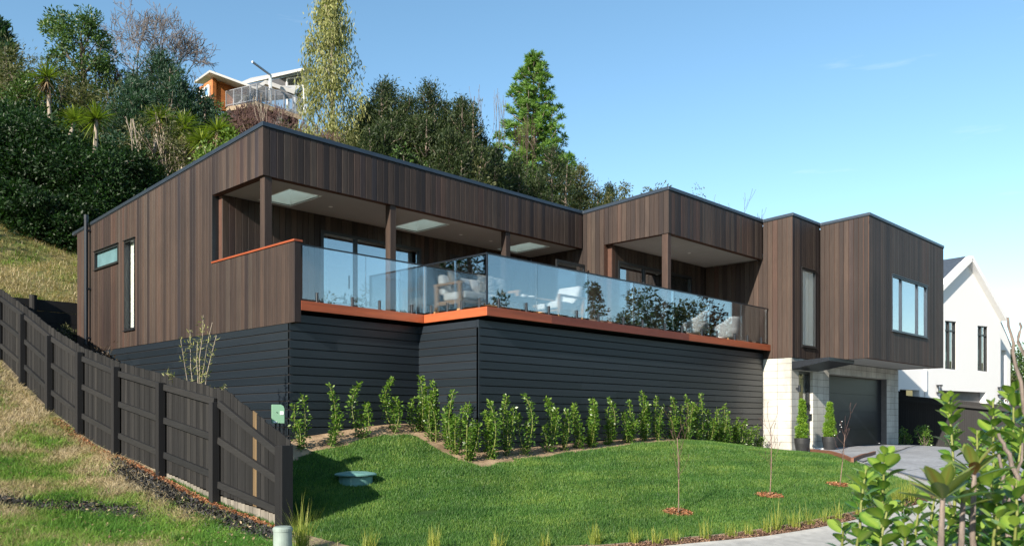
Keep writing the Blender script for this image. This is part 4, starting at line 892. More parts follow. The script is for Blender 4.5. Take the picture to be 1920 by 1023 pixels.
BT(205, 165, 35, 2.0, 'leaf_olive', 'brownish olive shrub under the tall light green tree', 7, leaf=.2, per=80, nclump=70, crown0=-.2, asp=.2, shape=.7)
BT(152, 14, 40, 1.75, 'leaf_mid', 'tall open mid green tree standing above the skyline at left', 8, leaf=.15, per=120, nclump=90, crown0=.15, crad=.17, shape=-1, flat=.7)
l, h = spec(2, 36, 37); plume_tree('pine_tree', 'dark pine whose drooping tip shows at the top left edge', l, h, 1.3, 'leaf_blue', 9, nb=120)
l, h = spec(300, 92, 36); plume_tree('dense_conifer', 'large blue green conifer in front of the bare spreading tree', l, h, 2.4, 'leaf_blue', 10, nb=480, leaf=.16, per=110, cone=.65, leaders=6, rise=.7, base=0.02)
l, h = spec(262, 180, 33.5); plume_tree('dense_conifer', 'smaller blue green conifer at the left foot of the large one', l, h, 1.4, 'leaf_blue', 12, nb=260, leaf=.15, per=90, cone=.4, rise=.6, base=0.0)
l, h = spec(350, 170, 36); plume_tree('dense_conifer', 'blue green conifer beside the orange walled house on the hill', l, h, 1.6, 'leaf_blue', 13, nb=280, leaf=.16, per=90, cone=.7, leaders=4, rise=.7, base=0.0)
l, h = spec(285, 8, 47); bare_tree('bare_tree', 'large leafless tree with a wide fan of fine twigs on the skyline', l, h, .42, 21, r=.17, depth=6, kids=(2, 3), upb=.05, stems=3, lean=.35, minr=.016, frac=.34, shr=.78, wid=3.1)
l, h = spec(225, 120, 42); bare_tree('bare_shrub', 'reddish leafless shrub behind the blue green conifer', l, h, .4, 22, mat='twig', r=.07, depth=5, kids=(2, 3), upb=.4, stems=5, lean=.25, minr=.012, frac=.3, shr=.7)
def CT(u, v, d, label, seed, extra=(), **k):
    l, h = spec(u, v, d); h += -.35; return cabbage_tree('cabbage_tree', label, l, [(0, 0, h)]+[(a, b, h+c_) for a, b, c_ in extra], seed, **k)
CT(88, 128, 33, 'cabbage tree with round spiky head and brown dead skirt, near the left edge', 1, L_=.8)
CT(180, 205, 28.6, 'bright spiky cabbage tree head against the dark broadleaf trees', 2, L_=.85, skirt=False)
CT(140, 208, 29.2, 'darker spiky cabbage tree head left of the bright one', 3, L_=.7, skirt=False)
CT(300, 205, 31.5, 'pale stemmed cabbage tree with two spiky heads above the roof slope', 4, ((.8, -.3, -.3),), L_=.75)
CT(345, 215, 32.5, 'thin stemmed cabbage tree behind the roof slope', 5, ((.5, .2, -.5),), L_=.7)
CT(408, 228, 31, 'bright yellow green cabbage tree just above the roof edge', 6, ((.45, -.1, -.25), (-.5, .2, -.45)), L_=.75, nleaf=130)
CT(372, 250, 31.5, 'yellow green cabbage tree left of the brightest one', 7, L_=.7)
l, h = spec(298, 205, 30.6); bare_tree('pale_stemmed_tree', 'tree with pale twisting bare stems in front of the conifer', l, h*.9, .3, 25, mat='palebark', r=.07, depth=2, kids=(2, 2), upb=.5, stems=3, lean=.25, minr=.02, frac=.5, shr=.7)
BT(300, 205, 31.4, 1.3, 'leaf_olive', 'thin olive crown above the pale twisting stems', 61, leaf=.16, per=40, nclump=50, crown0=.55, asp=.25, shape=0, name='small_tree')
BT(275, 290, 30.6, .9, 'leaf_mid', 'mid green bush left of the pale stems', 14, leaf=.12, per=90, nclump=50, crown0=-.1, name='bush', cat='bush')
BT(345, 235, 31.2, 1.2, 'leaf_olive', 'loose olive bush above the middle of the roof slope', 15, leaf=.13, per=90, nclump=60, crown0=-.1, asp=.3, name='bush', cat='bush')
BT(378, 262, 29.6, 1.1, 'leaf_light', 'light green bush against the roof slope', 16, leaf=.13, per=90, nclump=60, crown0=-.1, name='bush', cat='bush')
BT(430, 245, 30.4, 1.2, 'leaf_light', 'light green bush below the balcony of the hill house', 17, leaf=.13, per=90, nclump=60, crown0=-.1, name='bush', cat='bush')
BT(250, 262, 31, 1.1, 'leaf_olive', 'olive bush between the dark trees and the conifer', 18, leaf=.13, per=90, nclump=60, crown0=-.1, asp=.3, name='bush', cat='bush')
BT(395, 185, 40, 1.6, 'leaf_mid', 'dull green bush left of the hill house railing', 19, leaf=.16, per=90, nclump=60, crown0=-.1, name='bush', cat='bush')
for i, (u, v, d, lab, mt) in enumerate(((455, 205, 44, 'red brown twiggy shrub under the left half of the hill house balcony', 'twig'), (492, 195, 46, 'red brown twiggy shrub under the corner of the hill house balcony', 'twig'), (520, 215, 45, 'grey brown twiggy shrub under the white post of the hill house', 'greytwig'), (560, 232, 40, 'leafless shrub just above the front corner of the roof', 'twig'))):
    l, h = spec(u, v, d); bare_tree('twiggy_shrub', lab, l, h, .45, 40+i, mat=mt, r=.05, depth=5, kids=(2, 3), upb=.3, stems=9, lean=.45, minr=.012, frac=.3, shr=.72, cat='shrub')
l, h = spec(492, 175, 41); bare_tree('bare_sapling', 'thin pale leafless sapling rising in front of the hill house', l, h, .16, 48, mat='palebark', r=.06, depth=3, kids=(2, 2), upb=.6, stems=1, lean=.05, minr=.012, frac=.55, shr=.6)
BT(465, 225, 43, 1.6, 'leaf_brown', 'brown leaved shrub mass below the hill house', 62, leaf=.16, per=60, nclump=60, crown0=-.1, name='bush', cat='bush')
BT(530, 232, 42, 1.5, 'leaf_olive', 'olive shrub below the white walls of the hill house', 63, leaf=.16, per=60, nclump=50, crown0=-.1, name='bush', cat='bush')
# --- eucalypt and the trees on the crest
l, h = spec(622, -22, 42)
R = np.random.default_rng(99); euc = tree_thing('eucalyptus_tree', 'tall slender eucalypt with drooping yellow olive foliage beside the hill house', l)
cs = []; 
for i in range(170):
    t = R.random()**.85; z = h*(.10+.88*t); wr = 1.75*np.interp(t, [0, .2, .55, .85, 1], [.62, .85, .95, .62, .18])*R.uniform(.25, 1.0); a = R.random()*6.283; cs.append((cos(a)*wr, sin(a)*wr, z))
cs = np.array(cs); n = len(cs)*115; ci = np.repeat(np.arange(len(cs)), 115); P = cs[ci]+R.normal(size=(n, 3))*[.20, .20, .34]; P[:, 2] -= np.abs(R.normal(size=n))*.3; D = R.normal(size=(n, 3))*.4+[0, 0, -1]; Ln = R.uniform(.14, .30, n)
V, q = leaf_quads(P, D, R.normal(size=(n, 3)), Ln, Ln*.24); np_mesh('crown', V, q, M['leaf_euc'], np.repeat(np.clip(R.normal(.5, .2, n)+np.repeat(R.normal(0, .18, len(cs)), 115), 0, 1), 4), euc)
tb = MB(); tb.tube([(0, 0, -.5), (.1, 0, h*.4), (-.05, 0, h*.97)], [.2, .13, .02], 8)
for c in cs[::4]: tb.tube(limb(R, (0, 0, max(.3, c[2]-1.2)), c, -.1), [.05, .04, .03, .02, .01], 5)
tb.build('trunk', M['palebark'], euc, smooth=True)
BT(672, 205, 40, 1.9, 'leaf_olive', 'drooping olive bush at the right foot of the eucalypt', 70, leaf=.20, per=90, nclump=80, crown0=-.1, asp=.22, droop=.7)
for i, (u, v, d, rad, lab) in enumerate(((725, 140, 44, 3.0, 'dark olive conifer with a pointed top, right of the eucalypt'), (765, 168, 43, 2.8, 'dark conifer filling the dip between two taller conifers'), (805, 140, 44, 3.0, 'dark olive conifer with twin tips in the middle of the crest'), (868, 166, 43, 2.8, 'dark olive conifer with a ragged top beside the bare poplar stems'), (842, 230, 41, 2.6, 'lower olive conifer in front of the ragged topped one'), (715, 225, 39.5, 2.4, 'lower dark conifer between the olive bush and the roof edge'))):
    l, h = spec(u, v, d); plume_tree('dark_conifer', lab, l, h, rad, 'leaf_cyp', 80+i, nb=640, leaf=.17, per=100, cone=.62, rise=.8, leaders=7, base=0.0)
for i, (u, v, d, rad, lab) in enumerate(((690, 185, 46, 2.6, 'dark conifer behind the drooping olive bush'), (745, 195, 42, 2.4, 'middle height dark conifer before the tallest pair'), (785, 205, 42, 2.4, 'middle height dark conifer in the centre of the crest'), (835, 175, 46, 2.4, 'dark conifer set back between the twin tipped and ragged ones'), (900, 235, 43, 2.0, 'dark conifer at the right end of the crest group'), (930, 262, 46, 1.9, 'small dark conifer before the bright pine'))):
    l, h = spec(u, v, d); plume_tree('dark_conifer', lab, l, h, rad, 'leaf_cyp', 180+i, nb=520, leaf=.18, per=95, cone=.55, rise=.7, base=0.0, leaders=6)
for i, (u, v, d, rad, mt, lab) in enumerate(((225, 250, 31.5, 1.3, 'leaf_blue', 'blue green bush below the conifers'), (325, 250, 33, 1.5, 'leaf_mid', 'mid green bush behind the pale stems'), (60, 150, 34, 1.8, 'leaf_mid', 'green bush behind the cabbage tree at left'), (440, 262, 33, 1.2, 'leaf_mid', 'mid green bush at the top of the roof slope'), (395, 240, 34, 1.4, 'leaf_olive', 'olive bush behind the brightest cabbage tree'), (505, 245, 36, 1.3, 'leaf_olive', 'olive bush right behind the roof corner'), (600, 262, 38, 1.6, 'leaf_cyp', 'dark bush at the foot of the eucalypt'))):
    BT(u, v, d, rad, mt, lab, 190+i, leaf=.13, per=110, nclump=70, crown0=-.1, name='bush', cat='bush')
for i, (u, v, d) in enumerate(((640, 250, 38), (770, 262, 38.5), (905, 300, 41), (560, 250, 37))):
    BT(u, v, d, 1.6, 'leaf_olive' if i != 1 else 'leaf_mid', ('olive bush peeping over the roof edge below the eucalypt', 'mid green bush peeping over the long roof edge', 'dark olive bush over the roof edge left of the bright pine', 'olive bush above the front corner of the roof')[i], 90+i, leaf=.16, per=90, nclump=60, crown0=-.1, name='bush', cat='bush')
l, h = spec(903, 158, 47); bare_tree('bare_poplar', 'leafless poplar of thin upright stems against the sky', l, h, .10, 51, r=.05, depth=3, kids=(1, 2), upb=1.3, stems=4, lean=.09, minr=.012, frac=.42, shr=.62)
l, h = spec(1000, 100, 60); pine_tree('bright_pine_tree', 'tall conical bright green pine on the crest', l, h, 4.4, 3)
l, h = spec(988, 195, 54); bare_tree('bare_brown_tree', 'pinkish brown leafless tree in front of the bright pine', l, h, .25, 52, mat='twig', r=.08, depth=5, kids=(2, 2), upb=.6, stems=3, lean=.14, minr=.012, frac=.34, shr=.68, wid=1.0)
for i, (u, v, d, rad, lab) in enumerate(((1035, 262, 52, 3.2, 'broad dark olive tree at the right foot of the bright pine'), (965, 285, 50, 2.6, 'dark olive tree at the left foot of the bright pine'), (1088, 296, 52, 2.6, 'loose olive tree right of the bright pine, on the falling skyline'), (1143, 330, 52, 1.9, 'small dark tree low on the skyline before the second block of the house'), (1010, 320, 48, 2.0, 'low olive tree over the end of the long roof'))):
    l, h = spec(u, v, d); (plume_tree('olive_conifer', lab, l, h, rad, 'leaf_cyp' if i not in (2,) else 'leaf_olive', 110+i, nb=520, leaf=.18, per=95, cone=.6, rise=.6, leaders=6, base=0.0))
BT(1172, 326, 55, 1.6, 'leaf_olive', 'olive bush over the roof just left of the second block', 740, leaf=.18, per=70, nclump=60, crown0=.0, name='bush', cat='bush'); BT(1240, 334, 58, 1.9, 'leaf_olive', 'grey green bush behind the peak of the second roof block', 741, leaf=.18, per=60, nclump=60, crown0=.0, name='bush', cat='bush'); BT(1305, 350, 60, 1.5, 'leaf_olive', 'thin olive bush right of the second roof peak', 742, leaf=.16, per=30, nclump=60, crown0=.0, name='bush', cat='bush')
BT(1205, 336, 60, 1.5, 'leaf_olive', 'grey green bush just showing over the second roof', 121, leaf=.2, per=60, nclump=50, crown0=.0, name='bush', cat='bush')
l, h = spec(1310, 362, 62); bare_tree('twiggy_shrub', 'leafless twigs just showing over the third roof', l, h, .4, 57, mat='twig', r=.05, depth=4, stems=6, lean=.4, minr=.012, frac=.35, cat='shrub')
# ------------------------------------------------------------------ house on the hill
def face_pts(P, D): return lambda u, v: onD(u, v, P, D)
d1 = (.97, -.05); d2 = (-.42, .9075)             # the two facade directions
dh = 56
Pc = at(399, HZ, dh); wf = face_pts(Pc, (.90, -.10)); wl_ = face_pts(Pc, (-.30, .95))
hh = empty('hillside_house', (Pc.x, Pc.y, float(hill(Pc.x, Pc.y))), 0, 'modern house high on the hill with orange boarded walls, white eaves and a railed balcony', 'house')
inv_hh = Matrix.Translation((-Pc.x, -Pc.y, -float(hill(Pc.x, Pc.y))))
def HH(mb, name, mats, **k): o = mb.build(name, mats, None, **k); o.parent = hh; o.matrix_parent_inverse = inv_hh; return o
def slabpoly(pts, off, mb=None, m=0, t=.5):
    mb = mb or MB(); n = len(pts); off = Vector(off); p = [Vector(q) for q in pts]; vs = p+[q+off for q in p]
    mb.add(vs, [tuple(range(n)), tuple(range(n, 2*n))[::-1]]+[((i+1) % n, i, n+i, n+(i+1) % n) for i in range(n)], m, t); return mb
back = Vector((.1, .99, 0))
# orange block: front wall and left wall made of horizontal boards
for (fn, us, vb, vt) in ((wf, (401.5, 476), (205, 213), (149, 171)), (wl_, (371, 399.5), (196, 205), (165, 147))):
    mb = MB(); nb = 16
    for i in range(nb):
        a, b = i/nb, (i+.93)/nb
        p = [fn(us[0], vb[0]+(vt[0]-vb[0])*a), fn(us[1], vb[1]+(vt[1]-vb[1])*a), fn(us[1], vb[1]+(vt[1]-vb[1])*b), fn(us[0], vb[0]+(vt[0]-vb[0])*b)]
        slabpoly(p, back*.3 if fn is wf else Vector((.3, .05, 0)), mb, 0, rb.random())
    slabpoly([fn(us[0], vb[0]), fn(us[1], vb[1]), fn(us[1], vt[1]), fn(us[0], vt[0])], Vector((.3, .3, 0)), mb, 1) if False else None
    HH(mb, 'boarded_wall', [M['cedar_orange'], M['black']])
HH(MB().bar(wf(400.5, 208), wf(400.5, 145), .25, .25), 'corner_board', M['cedar_orange'])
def quadwin(name, fn, pts, off=(0, -.04, 0), frame=M['white'], glass=M['bluepane'], nm=2):
    P = [fn(*q) for q in pts]; mb = MB()
    for a, b in zip(P, P[1:]+P[:1]): mb.bar(a, b, .1, .1)
    for k in range(1, nm): mb.bar(P[0].lerp(P[1], k/nm), P[3].lerp(P[2], k/nm), .08, .08)
    w_ = HH(mb, name, frame); g = slabpoly([p_ for p_ in P], Vector(off)*.25); o = g.build('pane', glass); o.parent = w_; o.matrix_parent_inverse = Matrix.Identity(4) if True else None
    o.matrix_parent_inverse = (hh.matrix_world @ inv_hh).inverted() if False else Matrix.Translation(hh.location) @ inv_hh
    return w_
wl2 = face_pts(Pc+Vector((-.06, -.02, 0)), (-.30, .95)); wf2 = face_pts(Pc+Vector((0, -.08, 0)), (.90, -.10))
quadwin('window', wl2, [(372, 184), (392, 180), (392, 160), (372, 175)]); quadwin('window', wf2, [(439, 199), (475, 195), (475, 181), (439, 178)])
# roofs: thin white edged slabs
rfp = MB(); A_ = at(364, 155, dh+5); B_ = at(393, 135.5, dh-1.6); C_ = at(484, 169, dh-1.2); D_ = at(462, 163, dh+5)
A_.z = (HZ-156)/F*(dh+5); slabpoly([A_, B_, C_, D_], (0, 0, .14), rfp); HH(rfp, 'roof', [M['eave']]); 
# upper wing with the dark boarding
Pu = at(538, HZ, dh+2.5); wu = face_pts(Pu, (.93, -.37)); wu2 = face_pts(Pu+Vector((.0, -.08, 0)), (.93, -.37))
HH(slabpoly([wu(465, 185), wu(569, 174), wu(569, 139), wu(465, 158)], (.2, 1.2, 0)), 'boarded_wall', M['darkboard'])
quadwin('window', wu2, [(538, 171), (568, 166), (568, 144), (538, 148)])
HH(MB().bar(wu2(570, 172), wu2(570, 138), .22, .3), 'corner_board', M['white'])
E_ = at(448, 160, dh+4); F_ = at(572, 131, dh+.8); G_ = at(600, 134, dh+5); H_ = at(470, 150, dh+10)
HH(slabpoly([E_, F_, G_, H_], (0, 0, .16)), 'roof', M['eave'])
# veranda roof between the wings
V1 = at(498, 157.5, dh-3.5); V2 = at(553, 177, dh-3.0); V3 = at(570, 166, dh+1.5); V4 = at(478, 170, dh+1.5)
HH(slabpoly([V1, V2, V3, V4], (0, 0, .25)), 'veranda_roof', M['eave'])
# balcony, railing and posts
b1, b2, b3 = at(424, 201, dh+.2), at(482, 190, dh-4.5), at(566, 217, dh-3.2); b4 = at(566, 205, dh+1.5)
HH(slabpoly([b1, b2, b3, b4], (0, 0, -.28)), 'balcony_floor', M['paleedge'])
for (a, b, n) in ((b1, b2, 30), (b2, b3, 40)):
    rm = MB(); up = Vector((0, 0, 1.05)); rm.bar(a+up, b+up, .05, .05); rm.bar(a+up*.1, b+up*.1, .05, .05)
    for i in range(n+1):
        q = a.lerp(b, i/n); w__ = .06 if i % 8 == 0 else .022; rm.bar(q, q+up, w__, w__)
    HH(rm, 'railing', M['galv'])
for (u, v0, v1, d, w__) in ((507, 196, 141, dh-4, .13), (553, 214, 178, dh-2.8, .13), (571, 216, 160, dh-2.2, .22), (540, 209, 186, dh-2.7, .12), (484, 232, 215, dh-3, .3), (530, 235, 215, dh-2.5, .25)):
    a, b = at(u, v0, d), at(u, v1, d); HH(MB().box((a.x-w__/2, a.y-w__/2, min(a.z, b.z)), (a.x+w__/2, a.y+w__/2, max(a.z, b.z))), 'post', M['white'] if u != 484 else M['galv'])
HH(MB().bar(at(507, 141, dh-4), at(473, 116, dh-6), .09, .10), 'boom', M['galv'])
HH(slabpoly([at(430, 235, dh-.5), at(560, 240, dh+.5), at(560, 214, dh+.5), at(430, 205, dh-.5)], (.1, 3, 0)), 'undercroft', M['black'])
HH(slabpoly([at(553, 205, dh-.5), at(571, 205, dh-.5), at(571, 178, dh-.5), at(553, 178, dh-.5)], (.1, .4, 0)), 'wall', M['darkboard'])
# ------------------------------------------------------------------ white gabled house on the right
NP = at(1812, HZ, 38); ND = Vector((.987, -.163, 0)); NB = Vector((.163, .987, 0)); nf = face_pts(NP, ND)
nh = empty('gabled_house', (NP.x, NP.y, -1.3), 0, 'white rendered house with a steep gable behind the timber house', 'house'); inv_nh = Matrix.Translation((-NP.x, -NP.y, 1.3))
def NH(mb, name, mats, par=None, **k):
    o = mb.build(name, mats, None, **k); o.parent = par or nh; o.matrix_parent_inverse = inv_nh if par is None else Matrix.Translation((NP.x, NP.y, -1.3)) @ inv_nh; return o
def nwall(holes_px, outline):
    """front wall as column strips with openings left out (all on the gable plane), .3 m thick"""
    mb = MB(); us = sorted(set([p[0] for p in outline[0]]+[p[0] for p in outline[1]]+[x for h in holes_px for x in (h[0], h[2])]))
    top = lambda u: float(np.interp(u, [p[0] for p in outline[0]], [p[1] for p in outline[0]])); bot = lambda u: float(np.interp(u, [p[0] for p in outline[1]], [p[1] for p in outline[1]]))
    for a, b in zip(us[:-1], us[1:]):
        segs = [(top, bot)]
        for (h0, ht0, h1, ht1, hb0, hb1) in sorted(holes_px, key=lambda h: -h[4]):
            if a >= h0-.01 and b <= h1+.01:
                ft = lambda u, h0=h0, h1=h1, x=ht0, y=ht1: x+(y-x)*(u-h0)/(h1-h0); fb = lambda u, h0=h0, h1=h1, x=hb0, y=hb1: x+(y-x)*(u-h0)/(h1-h0)
                segs = [(top, ft), (fb, segs[-1][1])] if hb0 < 800 else segs[:-1]+[(segs[-1][0], ft)]
        for t_, b_ in segs: slabpoly([nf(a, b_(a)), nf(b, b_(b)), nf(b, t_(b)), nf(a, t_(a))], NB*.3, mb)
    return mb
W1 = (1772, 600.5, 1793.5, 602.7, 690.5, 692.8); W2 = (1833, 610, 1852.5, 611.7, 694, 696.6); GD = (1763, 731, 1849, 735, 900, 900); GD2 = (1687, 729, 1724, 731, 900, 900)
mb = nwall([W1, W2, GD, GD2], ([(1640, 790*0+665), (1812, 489), (1876, 601)], [(1640, 850), (1876, 880)]))
NH(mb, 'gable_wall', M['stucco'])
NH(slabpoly([nf(1640, 665), nf(1812, 489), nf(1812, 480), nf(1640, 655)], NB*12-ND*0, None), 'roof', M['roofdark']); NH(slabpoly([nf(1876, 601), nf(1812, 489), nf(1812, 480), nf(1879, 596)], NB*12), 'roof', M['roofdark'])
for a, b in (((1636, 663), (1812, 485.5)), ((1812, 485.5), (1877, 599))):
    p, q = nf(*a)-NB*.12, nf(*b)-NB*.12; NH(MB().bar(p, q, .30, .22, up=(0, 0, 1)), 'barge_board', M['stucco'])
# right wing, set back
nf2 = face_pts(NP+NB*.9, ND)
mb = MB(); slabpoly([nf2(1874, 860), nf2(1877.5, 860), nf2(1877.5, 603), nf2(1874, 598)], NB*.3, mb)
slabpoly([nf2(1877.5, 655), nf2(1887, 657), nf2(1887, 628), nf2(1877.5, 606)], NB*.3, mb); slabpoly([nf2(1887, 860), nf2(1894.5, 860), nf2(1894.5, 648), nf2(1887, 628)], NB*.3, mb); slabpoly([nf2(1877.5, 860), nf2(1887, 860), nf2(1887, 770), nf2(1877.5, 768)], NB*.3, mb)
NH(mb, 'side_wall', M['stucco']); NH(slabpoly([nf2(1873, 598), nf2(1896, 650), nf2(1896, 645), nf2(1873, 592)], NB*8), 'roof', M['roofdark'])
NH(slabpoly([nf2(1870, 775), nf2(1892, 775), nf2(1892, 640), nf2(1870, 600)], NB*.2).build if False else slabpoly([x+NB*1.6 for x in (nf2(1872, 775), nf2(1893, 775), nf2(1893, 655), nf2(1872, 640))], NB*.1), 'side_wall', M['stucco'])
NH(slabpoly([x+NB*10 for x in (nf2(1600, 850), nf2(1894, 860), nf2(1894, 645), nf2(1640, 665))], NB*.3), 'rear_wall', M['stucco'])
for Wn in (W1, W2):
    (a, t0, b, t1, b0, b1_) = Wn; P = [nf(a, b0), nf(b, b1_), nf(b, t1), nf(a, t0)]; P = [p+NB*.08 for p in P]; fr = MB()
    for i_, j_ in ((0, 1), (1, 2), (2, 3), (3, 0)): fr.bar(P[i_], P[j_], .08, .08)
    fr.bar(P[0].lerp(P[1], .45), P[3].lerp(P[2], .45), .07, .07); fr.bar(P[0].lerp(P[3], .80), P[1].lerp(P[2], .80), .06, .06)
    w_ = NH(fr, 'window', M['alu']); NH(slabpoly([p+NB*.03 for p in P], NB*.02), 'pane', M['pane'], w_); NH(slabpoly([p+NB*.5 for p in P], NB*.02), 'room_lining', M['black'], w_)
NH(slabpoly([p+NB*.28 for p in (nf(1762, 850), nf(1850, 850), nf(1850, 732), nf(1762, 729))], NB*.05), 'garage_door', M['darkboard'])
NH(slabpoly([p+NB*.6 for p in (nf(1686, 850), nf(1725, 850), nf(1725, 729), nf(1686, 727))], NB*.05), 'garage_door', M['black'])
for u, v in ((1756.5, 729), (1871, 733)):
    a = nf(u, v+8)-NB*.12; b = nf(u, v-8)-NB*.12; L1 = NH(MB().bar(a, a+Vector((0, 0, .06)), .2, .2).bar(b, b-Vector((0, 0, .06)), .2, .2).bar(a+ND*.09, b+ND*.09, .025, .025).bar(a-ND*.09, b-ND*.09, .025, .025).bar(a-NB*.09, b-NB*.09, .02, .02), 'wall_lantern', M['steel'])
NH(MB().tube([nf(1733.5, 690)-NB*.06, nf(1733.5, 760)-NB*.06], .05, 8), 'downpipe', M['stucco'])
# ------------------------------------------------------------------ dark fence on the right
fp = [at(1683, HZ, 30.4), at(1800, HZ, 29.2), at(1960, HZ, 27.6)]
fr_ = empty('boundary_fence', (fp[0].x, fp[0].y, -.9), 0, 'tall dark board fence on the right in front of the white gabled house', 'fence'); inv_f = Matrix.Translation((-fp[0].x, -fp[0].y, .9))
mb = MB(); N_ = 66
for i in range(N_):
    u0, u1 = 1682.5+i*4.2, 1682.5+(i+1)*4.2-.25; dd = lambda u: float(np.interp(u, [1683, 1960], [30.4, 27.6]))
    vt = lambda u: float(np.interp(u, [1683, 1700, 1795, 1851, 1960], [731, 741, 750, 756, 763])); vb = lambda u: float(np.interp(u, [1683, 1795, 1960], [836, 848, 862]))
    p = [at(u0, vb(u0), dd(u0)), at(u1, vb(u1), dd(u1)), at(u1, vt(u1), dd(u1)), at(u0, vt(u0), dd(u0))]; slabpoly(p, Vector((.02, .02, 0)), mb, 0, rb.random()*.3)
o = mb.build('palings', M['fence_post']); o.parent = fr_; o.matrix_parent_inverse = inv_f
mb = MB(); mb.bar(at(1683, 748, 30.3)+Vector((.06, .06, 0)), at(1960, 775, 27.5)+Vector((.06, .06, 0)), .05, .09); o = mb.build('rail', M['fence_rail']); o.parent = fr_; o.matrix_parent_inverse = inv_f
# ------------------------------------------------------------------ patio edging, pots with conifers
def edge_run(name, pts, h, wd, mat, lift, label, cat, step=.3):
    mb = MB()
    for a, b in zip(pts[:-1], pts[1:]):
        a = Vector((*a, 0)); b = Vector((*b, 0)); n = max(1, int((b-a).length/step)); t = rb.random()
        for i in range(n):
            p, q = a.lerp(b, i/n), a.lerp(b, (i+1)/n); p.z = gz(p.x, p.y)+lift-h/2; q.z = gz(q.x, q.y)+lift-h/2; mb.bar(p, q, wd, h, 0, t)
    return tag(mb.build(name, mat), label, cat)
e0, e1, e2 = hit(1520, 849), hit(1598, 868), hit(1640, 853)
edge_run('timber_edging', [(e0.x, e0.y), (e1.x, e1.y), (e2.x, e2.y)], .16, .06, M['timber_edge'], .11, 'red brown timber edging round the front corner of the doorstep slab', 'edging')
edge_run('lawn_edging', [(x, y+.285) for x, y in LB], .09, .03, M['paleedge'], .03, 'pale timber edging between the lawn and the mulch strip', 'edging')
def pot(u, v, dY, h_tree, seed, label):
    X = onY(u, dY); g = gz(X, dY)+.03; z = g; pe = empty('planter_pot', (X, dY, z), 0, label+' black round planter pot', 'planter pot', 'black planter pots by the front door')
    MB().lathe([(.14, 0), (.155, .01), (.195, .22), (.205, .34), (.205, .36), (.185, .36), (.18, .31)], 36).build('pot', M['rubber'], pe, smooth=False)
    MB().lathe([(.18, .30), (.01, .315)], 24).build('soil', M['mulch'], pe)
    h = h_tree; R = np.random.default_rng(seed); t_ = empty('potted_conifer', (X, dY, z+.30), 0, label+' slender bright green conifer in a black pot', 'conifer', 'conifers in pots by the front door')
    cs = []
    for i in range(120):
        q = R.random()**1.15; rr = .17*(1-q)**1.05*(1-.4*max(0, .15-q)/.15)+.02; a = R.random()*6.283; k = R.uniform(.2, 1)**.5; cs.append((cos(a)*rr*k, sin(a)*rr*k, .06+q*h))
    cs = np.array(cs); V, q, t = clump_leaves(R, cs, np.full(120, .05), 70, .05, .3, .8); np_mesh('crown', V, q, M['cypot'], t, t_)
    MB().tube([(0, 0, -.02), (0, 0, h*.9)], [.015, .004], 6).build('trunk', M['bark'], t_)
pot(1504, 848, 9.95, .98, 1, 'left hand'); pot(1555.5, 843, 10.02, .92, 2, 'right hand')
# ------------------------------------------------------------------ furniture on the balcony
def furn(name, loc, rz, label, cat, group=None): return empty(name, loc, rz, label, cat, group)
DZ = ZDT+.001
def soft(mb_, name, mat, par, bv=.04): o = mb_.build(name, mat, par, bevel=bv); o.modifiers['bevel'].segments = 4; o.data.polygons.foreach_set('use_smooth', [True]*len(o.data.polygons)); return o
# sofa: runs along X behind the corner of the glass, end on view of its left arm
sx0 = 10.88; sf = furn('sofa', (sx0, 11.93, DZ), 0, 'teak framed sofa with white cushions behind the glass corner', 'sofa')
ws = 1.7
for x in (0, ws-.07):
    MB().box((x, 0, .56), (x+.07, .82, .61)).build('arm', M['furn'], sf, bevel=.006)
    for y_ in (.02, .70): MB().box((x+.005, y_, 0), (x+.065, y_+.09, .559)).build('leg', M['furn'], sf, bevel=.004)
    MB().box((x+.01, .111, .18), (x+.06, .699, .25)).build('side_rail', M['furn'], sf)
MB().box((.071, .02, .2), (ws-.071, .78, .27)).build('seat_frame', M['furn'], sf)
soft(MB().box((.08, -.0, .275), (ws/2-.005, .62, .43)), 'seat_cushion', M['cushion'], sf); soft(MB().box((ws/2+.005, 0, .275), (ws-.08, .62, .43)), 'seat_cushion', M['cushion'], sf)
for k in range(2):
    x = .08+k*(ws-.16)/2; soft(MB().hexa([(x, .56, .40), (x+.76, .56, .40), (x+.76, .74, .40), (x, .74, .40), (x, .66, .82), (x+.76, .66, .82), (x+.76, .80, .80), (x, .80, .80)]), 'back_cushion', M['cushion'], sf, .05)
pat, ntp, pp = newmat('patterned_fabric'); vo = ntp.nodes.new('ShaderNodeTexVoronoi'); vo.inputs['Scale'].default_value = 24; tcx = ntp.nodes.new('ShaderNodeTexCoord'); ntp.links.new(tcx.outputs['Object'], vo.inputs[0]); ntp.links.new(ramp(ntp, [(.35, (.7, .68, .62)), (.42, (.12, .11, .10))], vo.outputs['Distance']), pp.inputs['Base Color']); pp.inputs['Roughness'].default_value = .9
M['pattern'] = pat; M['beige'] = plain('beige_cushion', (.42, .34, .26), .9, 0, 30, .3)
